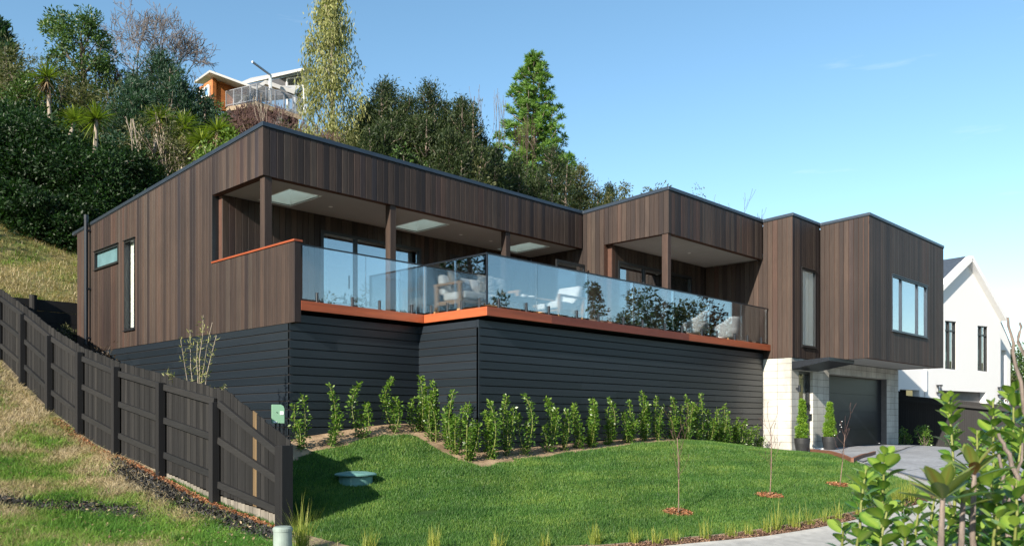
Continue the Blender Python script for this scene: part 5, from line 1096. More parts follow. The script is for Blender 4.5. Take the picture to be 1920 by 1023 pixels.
for (x, y, rz, mt, lab) in ((sx0+.3, 12.36, .3, 'beige', 'beige scatter cushion leaning at the left end of the sofa'), (sx0+1.0, 12.2, -.2, 'pattern', 'black and white patterned scatter cushion in the middle of the sofa'), (sx0+1.38, 12.25, -.1, 'pattern', 'black and white patterned scatter cushion at the right end of the sofa')):
    q = empty('scatter_cushion', (x, y, DZ+.45), rz, lab, 'cushion', 'scatter cushions on the sofa'); mb = MB(); n = 8
    for i in range(n+1):
        for j in range(n+1):
            a, b = i/n*2-1, j/n*2-1; th = .075*(1-a**4)*(1-b**4); sq = 1-.06*(a*a*b*b)
            mb.v.append((a*.22*sq, -th, .22+b*.22*sq)); mb.t.append(.5)
    for i in range(n+1):
        for j in range(n+1):
            a, b = i/n*2-1, j/n*2-1; th = .075*(1-a**4)*(1-b**4); sq = 1-.06*(a*a*b*b); mb.v.append((a*.22*sq, th, .22+b*.22*sq)); mb.t.append(.5)
    K = (n+1)**2
    for i in range(n):
        for j in range(n):
            f = (i*(n+1)+j, (i+1)*(n+1)+j, (i+1)*(n+1)+j+1, i*(n+1)+j+1); mb.f += [f, tuple(K+z for z in f)[::-1]]; mb.m += [0, 0]
    o = mb.build('fabric', M[mt], q, smooth=True); o.rotation_euler[0] = -.25
# coffee table, tray and bowls
tx = onY(972, 11.75); ct = furn('coffee_table', (tx, 11.75, DZ), 0, 'low black coffee table between the sofa and the lounge chair', 'coffee table')
MB().box((-.62, -.32, .33), (.62, .32, .37)).build('top', M['steel'], ct, bevel=.004)
for x in (-.58, .54):
    for y in (-.28, .24): MB().box((x, y, 0), (x+.04, y+.04, .329)).build('leg', M['steel'], ct)
tr_ = furn('serving_tray', (tx+.18, 11.65, DZ+.371), .1, 'teak serving tray on the coffee table', 'tray'); MB().box((-.25, -.14, 0), (.25, .14, .012)).build('base', M['furn'], tr_)
for y in (-.14, .128): MB().box((-.25, y, .0125), (.25, y+.012, .04)).build('rim', M['furn'], tr_)
for i, (x, y, r, lab) in enumerate(((.12, 0, .075, 'white bowl on the right half of the tray'), (-.04, .02, .05, 'small white bowl in the middle of the tray'), (-.15, -.02, .04, 'smallest white cup at the left of the tray'))):
    q = tag(MB().lathe([(r*.5, 0), (r*.9, .03), (r, .075), (r*.93, .075), (r*.8, .035), (.005, .02)], 24).build('bowl', M['white'], None, smooth=True), lab, 'bowl', 'bowls on the tray'); q.location = (tx+.18+x, 11.65+y, DZ+.384)
# white lounge chair
lx = onY(1050, 11.75); lc = furn('lounge_chair', (lx, 11.75, DZ), 0, 'white cushioned lounge chair with pale timber arms behind the second glass panel', 'chair')
for y in (-.38, .31):
    MB().box((-.42, y, .50), (.42, y+.07, .54)).build('arm', M['furn'], lc, bevel=.005)
    for x in (-.42, .34): MB().box((x, y+.002, 0), (x+.08, y+.068, .499)).build('leg', M['furn'], lc, bevel=.004)
MB().box((-.34, -.309, .18), (.34, .309, .25)).build('seat_frame', M['furn'], lc)
soft(MB().box((-.40, -.30, .255), (.22, .30, .41)), 'seat_cushion', M['cushion'], lc); soft(MB().hexa([(.12, -.30, .36), (.32, -.30, .36), (.32, .30, .36), (.12, .30, .36), (.30, -.30, .80), (.46, -.30, .78), (.46, .30, .78), (.30, .30, .80)]), 'back_cushion', M['cushion'], lc, .05)
# two white tub chairs seen from behind
def tub(u, Y, rz, label):
    X = onY(u, Y); root = furn('tub_chair', (X, Y, DZ), rz, label, 'chair', 'white tub chairs at the end of the balcony'); mb = MB(); NA, NZ_ = 28, 8
    def ring(r_off):
        out = []
        for i in range(NA+1):
            a = radians(-125+250*i/NA)           # wraps the back (-Y) side
            back_ = math.exp(-(a/1.15)**4); ht = .40+.30*back_+.08*math.exp(-((abs(a)-1.55)/.4)**2)
            for j in range(NZ_+1):
                t = j/NZ_; z = .14+(ht-.14)*t; r = (.24+.10*t**.7)+r_off; out.append((sin(a)*r*1.08, -cos(a)*r, z))
        return out
    A = ring(0); Bn = ring(-.03); mb.v = A+Bn; K = len(A); mb.t = [.5]*len(mb.v); w1 = NZ_+1
    for i in range(NA):
        for j in range(NZ_):
            f = (i*w1+j, (i+1)*w1+j, (i+1)*w1+j+1, i*w1+j+1); mb.f += [f, tuple(K+z for z in f)[::-1]]; mb.m += [0, 0]
        mb.f.append((i*w1+NZ_, (i+1)*w1+NZ_, K+(i+1)*w1+NZ_, K+i*w1+NZ_)); mb.m.append(0); mb.f.append((K+i*w1, K+(i+1)*w1, (i+1)*w1, i*w1)); mb.m.append(0)
    for i in (0, NA):
        for j in range(NZ_): mb.f.append((i*w1+j, i*w1+j+1, K+i*w1+j+1, K+i*w1+j)); mb.m.append(0)
    mb.build('shell', M['shell'], root, smooth=True); MB().lathe([(.23, .15), (.30, .30), (.31, .38), (.30, .41), (.02, .42)], 28).build('seat', M['shell'], root, smooth=True)
    for x, y in ((-.2, -.18), (.2, -.18), (-.2, .18), (.2, .18)): MB().tube([(x*1.1, y*1.1, 0), (x*.7, y*.7, .22)], [.012, .018], 8).build('leg', M['furn'], root)
tub(1305, 11.62, .25, 'left of the two white tub chairs behind the end glass panels'); tub(1364, 11.66, -.15, 'right of the two white tub chairs behind the end glass panels')
# ------------------------------------------------------------------ griselinia hedge plants along the wall
def hedge(u, vb, vt, seed, label, bush=1.0, near=None):
    # standing point: just in front of the cladding
    if u < 770: Yp = 12.45-(.06 if seed % 2 else 0); X = onY(u, Yp)
    elif u < 862: X = 10.22-(.06 if seed % 2 else 0); Yp = onX(u, X)
    else: Yp = 10.82-(.05 if seed % 2 else 0); X = onY(u, Yp)
    g = gz(X, Yp); d = X*FW[0]+Yp*FW[1]; h = (HZ-vt)/F*d-g; R = np.random.default_rng(seed+200)
    root = empty('hedge_plant', (X, Yp, g), 0, label, 'shrub', 'young hedge plants along the charcoal wall'); st = MB(); parts = []
    ns = int(R.integers(3, 6))
    for s_ in range(ns):
        hs = h*(1 if s_ == 0 else R.uniform(.45, .85)); a = R.random()*6.28; ln = (0.05 if s_ == 0 else R.uniform(.08, .26))*bush; e = np.array([cos(a)*ln*1.1, sin(a)*ln*.6, hs]); pts = np.array(limb(R, (R.normal()*.03, R.normal()*.02, -.05), e, 0, 8)); st.tube([tuple(p) for p in pts], [.009]*4+[.006]*4, 5)
        n = int(hs*300*bush); tt = R.uniform(.04, 1, n)**.9; P = np.stack([np.interp(tt, np.linspace(0, 1, 8), pts[:, k]) for k in range(3)], 1); D = R.normal(size=(n, 3))*[1, 1, .5]+[0, 0, .55]; wd = .062*(1-.45*tt)*(.7+.6*np.sin(tt*3.1))
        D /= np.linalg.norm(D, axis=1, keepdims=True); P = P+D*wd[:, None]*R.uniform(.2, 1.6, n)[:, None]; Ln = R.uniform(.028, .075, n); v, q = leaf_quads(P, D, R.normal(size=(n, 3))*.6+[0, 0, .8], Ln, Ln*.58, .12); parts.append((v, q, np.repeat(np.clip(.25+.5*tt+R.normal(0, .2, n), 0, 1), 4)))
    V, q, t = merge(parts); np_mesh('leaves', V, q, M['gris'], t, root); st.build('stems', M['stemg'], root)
HL = [(568, 740, 'leftmost hedge plant, alone next to the green utility box corner', .8), (622, 720, 'second hedge plant from the left, tall leader with a side shoot at right', 1.1), (680, 718, 'third hedge plant from the left, leaning leader and broad base', 1.1), (742, 710, 'fourth hedge plant from the left, the bushy one before the inner wall corner', 1.2),
      (784, 706, 'tallest hedge plant, in the inner corner of the charcoal wall', 1.2), (812, 716, 'thin forked hedge plant just right of the inner wall corner', .9), (838, 765, 'short hedge plant on the sand coloured edge of the short return wall', 1.0), (855, 732, 'tall hedge plant in front of the short return wall', 1.0), (878, 758, 'hedge plant close to the outer wall corner, left of it', 1.0),
      (919, 752, 'first hedge plant right of the outer wall corner', 1.1), (950, 743, 'second hedge plant right of the outer wall corner', 1.0), (986, 740, 'third hedge plant right of the outer corner, narrow and tall', .9), (1028, 748, 'fourth hedge plant right of the outer corner, dense twin leaders', 1.3), (1058, 770, 'fifth hedge plant right of the outer corner, sparse and low', .8), (1083, 758, 'sixth hedge plant right of the outer corner', 1.1),
      (1108, 747, 'seventh hedge plant right of the outer corner, with a pointed top', 1.2), (1141, 748, 'eighth hedge plant right of the outer corner, slim with side shoots', .9), (1178, 753, 'ninth hedge plant right of the outer corner', 1.1), (1206, 736, 'tenth hedge plant right of the outer corner, tallest of the long row', 1.2), (1234, 744, 'eleventh hedge plant right of the outer corner', .9), (1261, 747, 'hedge plant directly behind the nearest bare sapling', .9),
      (1289, 744, 'hedge plant just right of the nearest bare sapling', 1.0), (1312, 738, 'tall hedge plant on the crest of the lawn', 1.0), (1330, 768, 'short dense hedge plant on the lawn crest', 1.1), (1346, 766, 'hedge plant right of the short dense one on the lawn crest', 1.0), (1362, 757, 'hedge plant with one thin leader, fourth from the block wall', .8), (1385, 783, 'low hedge plant, third from the block wall', 1.1), (1402, 788, 'low dense hedge plant, second from the block wall', 1.2), (1424, 799, 'smallest hedge plant, next to the pale block wall', 1.0)]
for i, (u, vt, lab, bs) in enumerate(HL): hedge(u, 0, vt, i, lab, bs)
for i, (u, v, vt, lab) in enumerate(((1695, 832, 800, 'small shrub at the left end of the dark right hand fence'), (1733, 836, 797, 'small shrub with two shoots in front of the dark right hand fence'), (1786, 842, 800, 'small shrub at the middle of the dark right hand fence'), (1850, 846, 806, 'small shrub at the right of the dark fence behind the foreground leaves'))):
    d = 28.6-.3*i; p = at(u, HZ, d); g = gz(p.x, p.y); h = (HZ-vt)/F*d-g; R = np.random.default_rng(300+i); root = empty('fence_shrub', (p.x, p.y, g), 0, lab, 'shrub', 'small shrubs along the right hand fence')
    cs = np.array([(R.normal()*.14, R.normal()*.1, h*(.15+.8*R.random())) for _ in range(26)]); V, q, t = clump_leaves(R, cs, np.full(26, .1), 26, .06, .5); np_mesh('leaves', V, q, M['gris'], t, root); sb = MB()
    for c in cs[:8]: sb.tube([(0, 0, -.05), tuple(c)], [.01, .004], 4)
    sb.build('stems', M['bark'], root)
# ------------------------------------------------------------------ bare saplings with bark rings
def sapling(u, vb, vt, seed, label, flowers=0):
    p = hit(u, vb); d = p.x*FW[0]+p.y*FW[1]; h = (HZ-vt)/F*d-p.z; R = np.random.default_rng(seed); root = empty('bare_sapling', p, 0, label, 'sapling', 'bare saplings in the lawn'); tr = MB()
    pts = limb(R, (0, 0, -.05), (R.normal()*.03, R.normal()*.03, h*.66), 0, 8, .008); tr.tube(pts, np.linspace(.0085, .0055, 8), 6); tr.build('trunk', M['sapbark'], root); br = MB()
    for k in range(11):
        t = .40+.60*k/10; q = np.array([np.interp(t, np.linspace(0, 1, 8), [a[j] for a in pts]) for j in range(3)]); a = k*2.4+R.random(); dd = np.array([cos(a), sin(a), .9+.9*t]); dd /= np.linalg.norm(dd); L_ = h*R.uniform(.08, .15)*(1.0 if t < .9 else 1.5)
        bare_branches(br, R, q, dd, L_, .0035, 2, .3, 3, (1, 2), .4, .6, .002)
    if flowers:
        for k in range(5):
            a = R.normal(size=3)*[.05, .05, .12]+[0, 0, h*.66]; br.lathe([(.003, 0), (.007, .006), (.006, .012), (.001, .014)], 6, tuple(a), 1)
    br.build('branches', [M['twig'], M['white']], root); return p
RP = []
RP.append(sapling(1272, 962, 748, 1, 'nearest bare sapling, in the middle of the lawn')); RP.append(sapling(1443, 930, 738, 2, 'middle bare sapling, before the pale block wall')); RP.append(sapling(1574, 910, 755, 3, 'reddish bare sapling before the garage door, with a few white buds', 1))
# thin straggly shrub standing between fence and house, and its low side shoots
p = at(368, HZ, 13.3); g = gz(p.x, p.y)
R = np.random.default_rng(8); ss = empty('straggly_shrub', (p.x, p.y, g), 0, 'tall straggly pale green shrub behind the black fence against the wall', 'shrub'); st = MB(); pts_all = []
for (tu, tv, d_) in ((381, 590, 13.3), (397, 602, 13.4), (338, 640, 13.2), (405, 632, 13.3), (372, 640, 13.3), (425, 725, 13.0), (312, 700, 13.1), (356, 618, 13.35)):
    e = at(tu, tv, d_)-Vector((p.x, p.y, g)); mid = Vector((0, 0, e.z*.45)) if tu not in (425, 312) else Vector((e.x*.4, e.y*.4, e.z*.95)); pts = []
    for k in range(9):
        t = k/8; q = Vector((0, 0, .0))*(1-t)**2+mid*2*t*(1-t)+e*t*t; pts.append(q+Vector(R.normal(size=3))*.015)
    st.tube(pts, list(np.linspace(.011, .004, 9)), 5); pts_all.append(np.array(pts))
C = []; D = []
for pts in pts_all:
    n = 90; t = R.uniform(.45, 1, n); P = np.stack([np.interp(t, np.linspace(0, 1, 9), pts[:, k]) for k in range(3)], 1); C.append(P+R.normal(size=(n, 3))*.02); D.append(R.normal(size=(n, 3))+[0, 0, .4])
C = np.concatenate(C); D = np.concatenate(D); Ln = R.uniform(.05, .10, len(C)); V, q = leaf_quads(C, D, R.normal(size=C.shape), Ln, Ln*.2); np_mesh('leaves', V, q, M['leaf_euc'], np.repeat(R.random(len(C))*.8+.1, 4), ss); st.build('stems', M['palebark'], ss)
for i, (u, vb, vt, d, mt, lab) in enumerate(((190, 660, 640, 19, 'leaf_brown', 'dry orange weed clump at the foot of the vent pipe'), (92, 640, 562, 23.3, 'leaf_olive', 'thin olive shrub before the dark retaining boards'), (126, 650, 615, 22.5, 'leaf_olive', 'low olive shrub at the back corner of the house'))):
    p = at(u, HZ, d); g = gz(p.x, p.y); h = max(.4, (HZ-vt)/F*d-g); broad_tree('weed_clump' if i == 0 else 'thin_shrub', lab, (p.x, p.y, g), h, .35, mt, 500+i, leaf=.07, per=16, nclump=30, trunk=.02, crown0=.25, crad=.3, shape=-1, asp=.2, group='shrubs behind the paling fence', cat='shrub')
# ------------------------------------------------------------------ sedge tufts along the mulch strip
def tuft(p, h, n, seed, label, name='sedge_tuft', mat='tuft', spread=.24, w_=.0065):
    if name == 'sedge_tuft': rr_ = random.Random(seed); h *= rr_.uniform(.95, 1.5); n = int(n*rr_.uniform(.7, 1.3)); spread *= rr_.uniform(.8, 1.5); p = (p[0], lby(p[0])+.17) if seed >= 40 else (p[0], p[1]-.15)
    R = np.random.default_rng(seed+900); D = np.stack([R.normal(0, spread, n), R.normal(0, spread, n), np.ones(n)], 1); C = np.stack([R.normal(0, .035, n), R.normal(0, .035, n), np.zeros(n)], 1)
    V, q, k = blades(R, C, D, h*R.uniform(.6, 1.15, n), np.full(n, w_), R.uniform(.1, .7, n), 4); o = np_mesh(name, V, q, M[mat], np.repeat(np.clip(R.normal(.5, .25, n), 0, 1), k)); o.location = (p[0], p[1], gz(p[0], p[1])-.01); return tag(o, label, 'grass tuft', 'sedge tufts between lawn and footpath')
TU = [(5.2, 8.5, .5, 'big yellow green sedge tuft beside the pipe riser'), (5.75, 8.0, .30, 'sedge tuft next right of the big one at the pipe riser'), (6.3, 7.5, .26, 'third sedge tuft from the fence'), (6.9, 7.1, .30, 'fourth sedge tuft from the fence, bright yellow'), (7.45, 6.85, .24, 'fifth sedge tuft from the fence'), (8.1, 6.6, .30, 'sixth sedge tuft from the fence'), (8.5, 6.3, .22, 'seventh sedge tuft from the fence')]
for i, (x, y, h, lab) in enumerate(TU): tuft((x, y), h, 110 if i == 0 else 70, i, lab)
for i, (u, v, h, lab) in enumerate(((1210, 1016, .22, 'small sedge tuft left of the nearest sapling'), (1252, 1014, .25, 'sedge tuft below the nearest sapling'), (1303, 1008, .30, 'upright sedge tuft right below the nearest sapling'), (1348, 1003, .27, 'sedge tuft on the mulch, fourth left of the foreground leaves'), (1385, 999, .20, 'small sedge tuft among the mulch, low and thin'), (1420, 996, .28, 'sedge tuft on the mulch below the middle sapling'), (1450, 994, .34, 'sedge tuft with tall blades below the middle sapling'), (1480, 989, .33, 'sedge tuft right of the tall bladed one'), (1510, 984, .32, 'narrow sedge tuft at mid strip'), (1541, 979, .34, 'sedge tuft at mid strip, left of the last small gap'), (1568, 974, .30, 'sedge tuft below the reddish sapling'), (1610, 966, .26, 'sedge tuft at the left of the foreground leaves'), (1655, 957, .30, 'sedge tuft partly behind the foreground leaves'), (1692, 948, .38, 'broad yellow sedge tuft at the end of the strip'), (1722, 944, .36, 'last yellow sedge tuft before the driveway'))):
    p = hit(u, v); tuft((p.x, p.y), h, 60 if i < 13 else 140, 40+i, lab)
for i, (u, v, h) in enumerate(((398, 985, .22), (370, 972, .16), (330, 1015, .2))):
    p = hit(u, v); o = tuft((p.x, p.y), h, 160, 80+i, ('bright green grass clump near the fence foot at lower left', 'smaller green grass clump left of the bright one', 'green grass clump at the very bottom of the slope')[i], 'grass_clump', 'grass', 1.0, .008); o['group'] = 'grass clumps on the rough slope'
# ------------------------------------------------------------------ ground cover (nobody could count it)
def grass_field(name, mask, x0, x1, y0, y1, dens, hmin, hmax, mat, seed, tonefn=None, w_=.005, keep=None, lean=.35):
    R = np.random.default_rng(seed); n = int((x1-x0)*(y1-y0)*dens); x = R.uniform(x0, x1, n); y = R.uniform(y0, y1, n); d = x*FW[0]+y*FW[1]; r = x*RT[0]+y*RT[1]; u = 960+F*r/np.maximum(d, .1)
    m_ = mask(x, y) & (d > 6) & (u > -60) & (u < 2000)
    if keep is not None: m_ &= R.random(n) < keep(x, y, d)
    x, y, d = x[m_], y[m_], d[m_]; n = len(x); z = ground(x, y); k = np.clip(d/10, .9, 2.2); h = R.uniform(hmin, hmax, n)*(1+.25*vnoise(x, y, 3, 2)); a = R.uniform(0, 2*pi, n); L_ = R.normal(0, lean, (n, 2))*h[:, None]
    wx, wy = np.cos(a)*w_*k, np.sin(a)*w_*k; P = np.stack([np.stack([x-wx, y-wy, z-.004], 1), np.stack([x+wx, y+wy, z-.004], 1), np.stack([x+L_[:, 0], y+L_[:, 1], z+h], 1)], 1).reshape(-1, 3)
    t = np.clip(tonefn(x, y, R) if tonefn else R.normal(.5, .2, n), 0, 1); o = np_mesh(name, P, np.arange(n*3).reshape(-1, 3), M[mat], np.repeat(t, 3)); o['kind'] = 'stuff'; return o
bare_p = hit(797, 963)
def lawn_mask(x, y):
    k = klass(x, y) == 1; e = vnoise(x, y, 2.2, 5)*.05
    k &= ((x-bare_p.x)**2/.05+(y-bare_p.y)**2/.012 > 1+e*6) & ((x-lid.location.x)**2+(y-lid.location.y)**2 > .072)
    for q in RP: k &= ((x-q.x)**2+(y-q.y)**2 > (.20+e)**2)
    return k
o = grass_field('lawn_grass', lawn_mask, 5.6, 20.5, 4.8, 12.9, 4200, .028, .055, 'grass', 1, lambda x, y, R: .44+.16*vnoise(x, y, .8, 3)+.16*vnoise(x, y, 3.2, 1)+.07*np.sign(np.sin((x*.35+y*.94)*5.7))+.10*vnoise(x*.35, y*1.6, 5, 4)+R.normal(0, .15, len(x)), .0045, lambda x, y, d: np.clip((12/d)**1.3, .25, 1)); tag(o, 'short dense green lawn blades before the house', 'grass')
def sl_tone(x, y, R): g = vnoise(x, y, .9, 8)+.6*vnoise(x, y, 2.7, 4)-.12*(y-11)*.5; return np.clip(.50-.85*g+R.normal(0, .13, len(x)), 0, 1)
DPk = hit(110, 950)
def sl_keep(x, y, d):
    a_ = (x-DPk.x)*RT[0]+(y-DPk.y)*RT[1]; b_ = (x-DPk.x)*FW[0]+(y-DPk.y)*FW[1]
    pat = np.where((a_/1.2)**2+((b_-.12*np.sin(a_*3))/.30)**2 < 1+.5*vnoise(x, y, 4, 3), .10, 1)
    return pat*sl_keep0(x, y, d)
def sl_keep0(x, y, d):
    return np.clip((11/d)**1.2, .25, 1)*np.where(vnoise(x, y, 1.3, 21)+.5*vnoise(x, y, 3.4, 5) > .85, .3, 1)*np.where((x > 5.2) & (y < 14), .12, 1)
o = grass_field('rough_grass', lambda x, y: (klass(x, y) == 0) & (x < 5.62), -1.5, 5.65, 8.2, 24.2, 3400, .025, .10, 'grass_dry', 2, sl_tone, .0045, sl_keep, .9); tag(o, 'patchy green and straw coloured rough grass on the slope at left', 'grass')
R = np.random.default_rng(77)                       # dry bank grass above the retaining boards
n = 60000; x = R.uniform(-5, 12, n); y = 24.5+R.random(n)**1.2*9.5; z = hill(x, y); C = np.stack([x, y, z], 1); D = np.stack([R.normal(0, .6, n), -.4+R.normal(0, .6, n), np.ones(n)], 1)
V, q, k = blades(R, C, D, R.uniform(.10, .32, n), np.full(n, .018), R.uniform(.3, 1.0, n), 2); t = np.clip(.66-.55*vnoise(x, y, .9, 3)-.35*vnoise(x, y, 2.6, 7)-.05*(y-26.5)+R.normal(0, .14, n), 0, 1); o = np_mesh('bank_grass', V, q, M['grass_dry'], np.repeat(t, k)); o['kind'] = 'stuff'; tag(o, 'long dry grass on the bank behind the house', 'grass')
def chips(name, x, y, size, mat, label, seed, cat='bark chips', lift=.01):
    R = np.random.default_rng(seed); n = len(x); z = ground(x, y)+lift+R.random(n)*.02; C = np.stack([x, y, z], 1); D = rnd_dirs(n, R); D[:, 2] *= .35; N = R.normal(size=(n, 3))*.4+[0, 0, 1]; Ln = size*R.uniform(.5, 1.3, n); V, q = leaf_quads(C, D, N, Ln, Ln*.5); o = np_mesh(name, V, q, M[mat], np.repeat(R.random(n), 4)); o['kind'] = 'stuff'; return tag(o, label, cat)
for i, q in enumerate(RP):
    R = np.random.default_rng(600+i); n = 800; r = .22*np.sqrt(R.random(n)); a = R.random(n)*6.283; chips('bark_ring', q.x+r*np.cos(a), q.y+r*np.sin(a), .035, 'chip', ('orange bark chips round the nearest sapling', 'orange bark chips round the middle sapling', 'orange bark chips round the reddish sapling')[i], i)
R = np.random.default_rng(650); n = 7000; y = R.uniform(9.6, 17.8, n); x = 5.64-np.abs(R.normal(0, 1, n))*np.interp(y, [9, 13.5, 15, 18], [.035, .05, .10, .09]); chips('bark_line', x, y, .035, 'chip', 'orange bark chips lying along the foot of the paling fence', 9, lift=.02)
n = 15000; y = R.uniform(9.2, 14.6, n); x = 5.56-np.abs(R.normal(0, 1, n))*np.interp(y, [9, 11, 14, 14.6], [.16, .24, .15, .03])-.0; chips('dark_soil_clods', x, y, .05, 'chip_dark', 'dark turned soil clods beside the lower end of the paling fence', 10, 'soil')
DP = hit(110, 950)
n = 6500; a_ = R.normal(0, 1, n)*.75; b_ = R.normal(0, 1, n)*.20+.12*np.sin(a_*3); x = DP.x+RT[0]*a_+FW[0]*b_; y = DP.y+RT[1]*a_+FW[1]*b_; chips('dark_soil_patch', x, y, .045, 'chip_dark', 'dark bare soil patch in the rough grass at lower left', 11, 'soil')
n = 26000; x = R.uniform(5.0, 16.3, n); y = lby(x)+R.random(n)*.27; chips('mulch_chips', x, y, .035, 'chip', 'brown mulch in the strip between lawn edging and footpath', 12, 'mulch')
bpy.data.objects['mulch_chips'].data.materials[0] = leafmat('brown_chip', [(.10, .06, .045), (.18, .11, .08), (.30, .19, .12)], .8, .05, .2, (1, .8, .6))
# ------------------------------------------------------------------ foreground shrubs, lower right
def oval_leaf(mb, p, d, nrm, L_, W, t, curl=.25, m=0):
    d = d.normalized(); s_ = d.cross(nrm).normalized(); up = s_.cross(d).normalized(); prof = [0, .55, .88, 1.0, .92, .62, .0]; n = len(prof)-1; c = []; l = []; r = []
    for i, w_ in enumerate(prof):
        k = i/n; q = p+d*(L_*k)+up*(-curl*L_*k*k*.5); c.append(q); e = up*(W*.5*w_*.28); l.append(q-s_*(W*.5*w_)+e); r.append(q+s_*(W*.5*w_)+e)
    vs = [c[0]]+[x for i in range(1, n) for x in (l[i], c[i], r[i])]+[c[n]]; t0_ = len(mb.t); fs = [(0, 2, 1), (0, 3, 2)]
    for i in range(n-2): a = 1+3*i; fs += [(a, a+1, a+4, a+3), (a+1, a+2, a+5, a+4)]
    a = 1+3*(n-2); e = len(vs)-1; fs += [(a, a+1, e), (a+1, a+2, e)]; mb.add(vs, fs, m, t)
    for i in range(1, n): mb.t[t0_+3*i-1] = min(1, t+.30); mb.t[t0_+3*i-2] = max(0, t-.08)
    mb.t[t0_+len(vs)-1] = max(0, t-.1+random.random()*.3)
FG = 'glossy shrub stems in the lower right foreground'
def fg_stem(u, v, d, vb, seed, label, lf=.066, lean=(0, 0), dens=1.0):
    R = random.Random(seed); tip = at(u, v, d); ub = u+lean[0]; base = at(ub, vb, d+lean[1]); root = empty('foreground_shrub', base, 0, label, 'shrub', FG); n = 40; pts = []
    ax = Vector((R.uniform(-.03, .03), R.uniform(-.03, .03), 0))
    for i in range(n+1):
        k = i/n; pts.append(base.lerp(tip, k)+ax*sin(k*3.14)-base)
    st = MB(); st.tube(pts, [.008-.005*i/n for i in range(n+1)], 6); st.build('stem', M['stemg'], root, smooth=True); lv = MB(); L_ = (tip-base).length; k = 0; s_ = .02
    while s_ < L_:
        f = s_/L_; i = min(int(f*n), n-1); p = pts[i]; a = k*2.4+R.uniform(-.3, .3); up_ = .35+.9*f**3+R.uniform(-.15, .25); d_ = Vector((cos(a), sin(a), up_)); sz = lf*(1 if f < .9 else 1.0-.45*(f-.9)/.1)*R.uniform(.75, 1.15)
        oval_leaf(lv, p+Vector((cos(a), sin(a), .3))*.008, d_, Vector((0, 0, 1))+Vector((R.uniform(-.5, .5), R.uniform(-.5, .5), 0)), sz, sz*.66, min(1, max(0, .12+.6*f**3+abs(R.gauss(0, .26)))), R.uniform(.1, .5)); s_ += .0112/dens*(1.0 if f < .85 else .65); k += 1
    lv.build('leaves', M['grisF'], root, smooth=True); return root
FS = [(1660, 846, 2.9, 1140, 'foreground stem with a tall tip in front of the driveway'), (1624, 878, 2.9, 1140, 'foreground stem just left of the tallest left hand tip'), (1582, 982, 2.7, 1140, 'lowest foreground stem, at the left of the leafy group'), (1640, 905, 3.1, 1140, 'foreground stem between the two left hand tips, set back'), (1777, 735, 3.0, 1140, 'tall foreground stem rising before the dark fence'), (1724, 945, 2.8, 1140, 'short foreground stem over the end of the footpath'), (1700, 990, 2.6, 1140, 'low foreground stem right of the shortest one'), (1745, 985, 2.5, 1140, 'low dense foreground stem below the long leaved rosette'), (1790, 960, 2.6, 1140, 'low foreground stem under the tall stem'), (1820, 930, 2.5, 1140, 'foreground stem right of the long leaved rosette'),
      (1832, 806, 3.1, 1140, 'foreground stem with broad leaves left of the tallest pair'), (1862, 752, 3.0, 1140, 'foreground stem with dark leaves, second from the right edge'), (1901, 722, 2.9, 1140, 'tallest foreground stem at the right edge'), (1918, 800, 2.8, 1140, 'foreground stem cut by the right edge'), (1880, 860, 2.7, 1140, 'foreground stem in front of the right edge group'), (1850, 880, 2.5, 1140, 'low foreground stem in front of the right edge group'), (1905, 900, 2.4, 1140, 'nearest low foreground stem at the right edge'), (1870, 960, 2.3, 1140, 'nearest foreground stem in the bottom right corner'), (1665, 950, 2.6, 1140, 'low foreground stem left of the footpath end'), (1610, 1000, 2.5, 1140, 'bottom foreground stem second from the left'), (1770, 1000, 2.3, 1140, 'bottom foreground stem in the middle of the leafy group'), (1930, 760, 3.1, 1140, 'foreground stem half outside the right edge'), (1800, 880, 3.2, 1140, 'foreground stem set back behind the rosettes'), (1842, 850, 3.3, 1140, 'foreground stem set back behind the smaller rosette'), (1880, 800, 3.3, 1140, 'foreground stem set back at the right'), (1760, 900, 3.1, 1140, 'foreground stem set back left of the rosettes'), (1735, 1000, 2.9, 1140, 'bottom foreground stem left of the rosettes'), (1905, 980, 2.2, 1140, 'bottom right corner foreground stem, nearest of all'), (1835, 985, 2.4, 1140, 'bottom foreground stem right of the rosettes'), (1690, 940, 3.1, 1140, 'foreground stem set back above the footpath end')]
for i, (u, v, d, vb, lab) in enumerate(FS): fg_stem(u, v, d, vb, i, lab, .058 if i % 3 else .070, ((-6, 10, 14, -12, 4)[i % 5], 0), .95)
# long leaved rosettes
def rosette(u, v, d, n, L_, seed, label, brown=0):
    R = random.Random(seed); c = at(u, v, d); root = empty('long_leaved_shrub', c, 0, label, 'shrub', 'long leaved rosettes in the foreground'); st = MB(); b = at(u+18, 1140, d)-c; st.tube([tuple(b), tuple(b*.5+Vector((.01, .02, 0))), (0, 0, 0)], [.010, .008, .006], 8); st.build('stem', M['woody'], root, smooth=True); lv = MB()
    for k in range(n):
        f = k/n; a = k*2.4+R.random()*.4; up_ = .15+1.7*f**1.1; s_ = L_*(1-.35*f)*R.uniform(.8, 1.1); oval_leaf(lv, Vector((cos(a), sin(a), 0))*.006+Vector((0, 0, -.03+.04*f)), Vector((cos(a), sin(a), up_)), Vector((0, 0, 1)), s_, s_*.36, 1.0 if (brown and R.random() < .12) else R.uniform(.1, .62), R.uniform(.0, .35))
    lv.build('leaves', M['magn'], root, smooth=True)
rosette(1768, 922, 2.15, 15, .135, 1, 'rosette of long glossy leaves with one rust brown leaf, lower foreground', 1); rosette(1827, 878, 2.3, 12, .115, 2, 'smaller rosette of long leaves with a brown bud, above the first', 1); rosette(1806, 935, 2.25, 9, .09, 3, 'low rosette of long leaves right of the largest one')
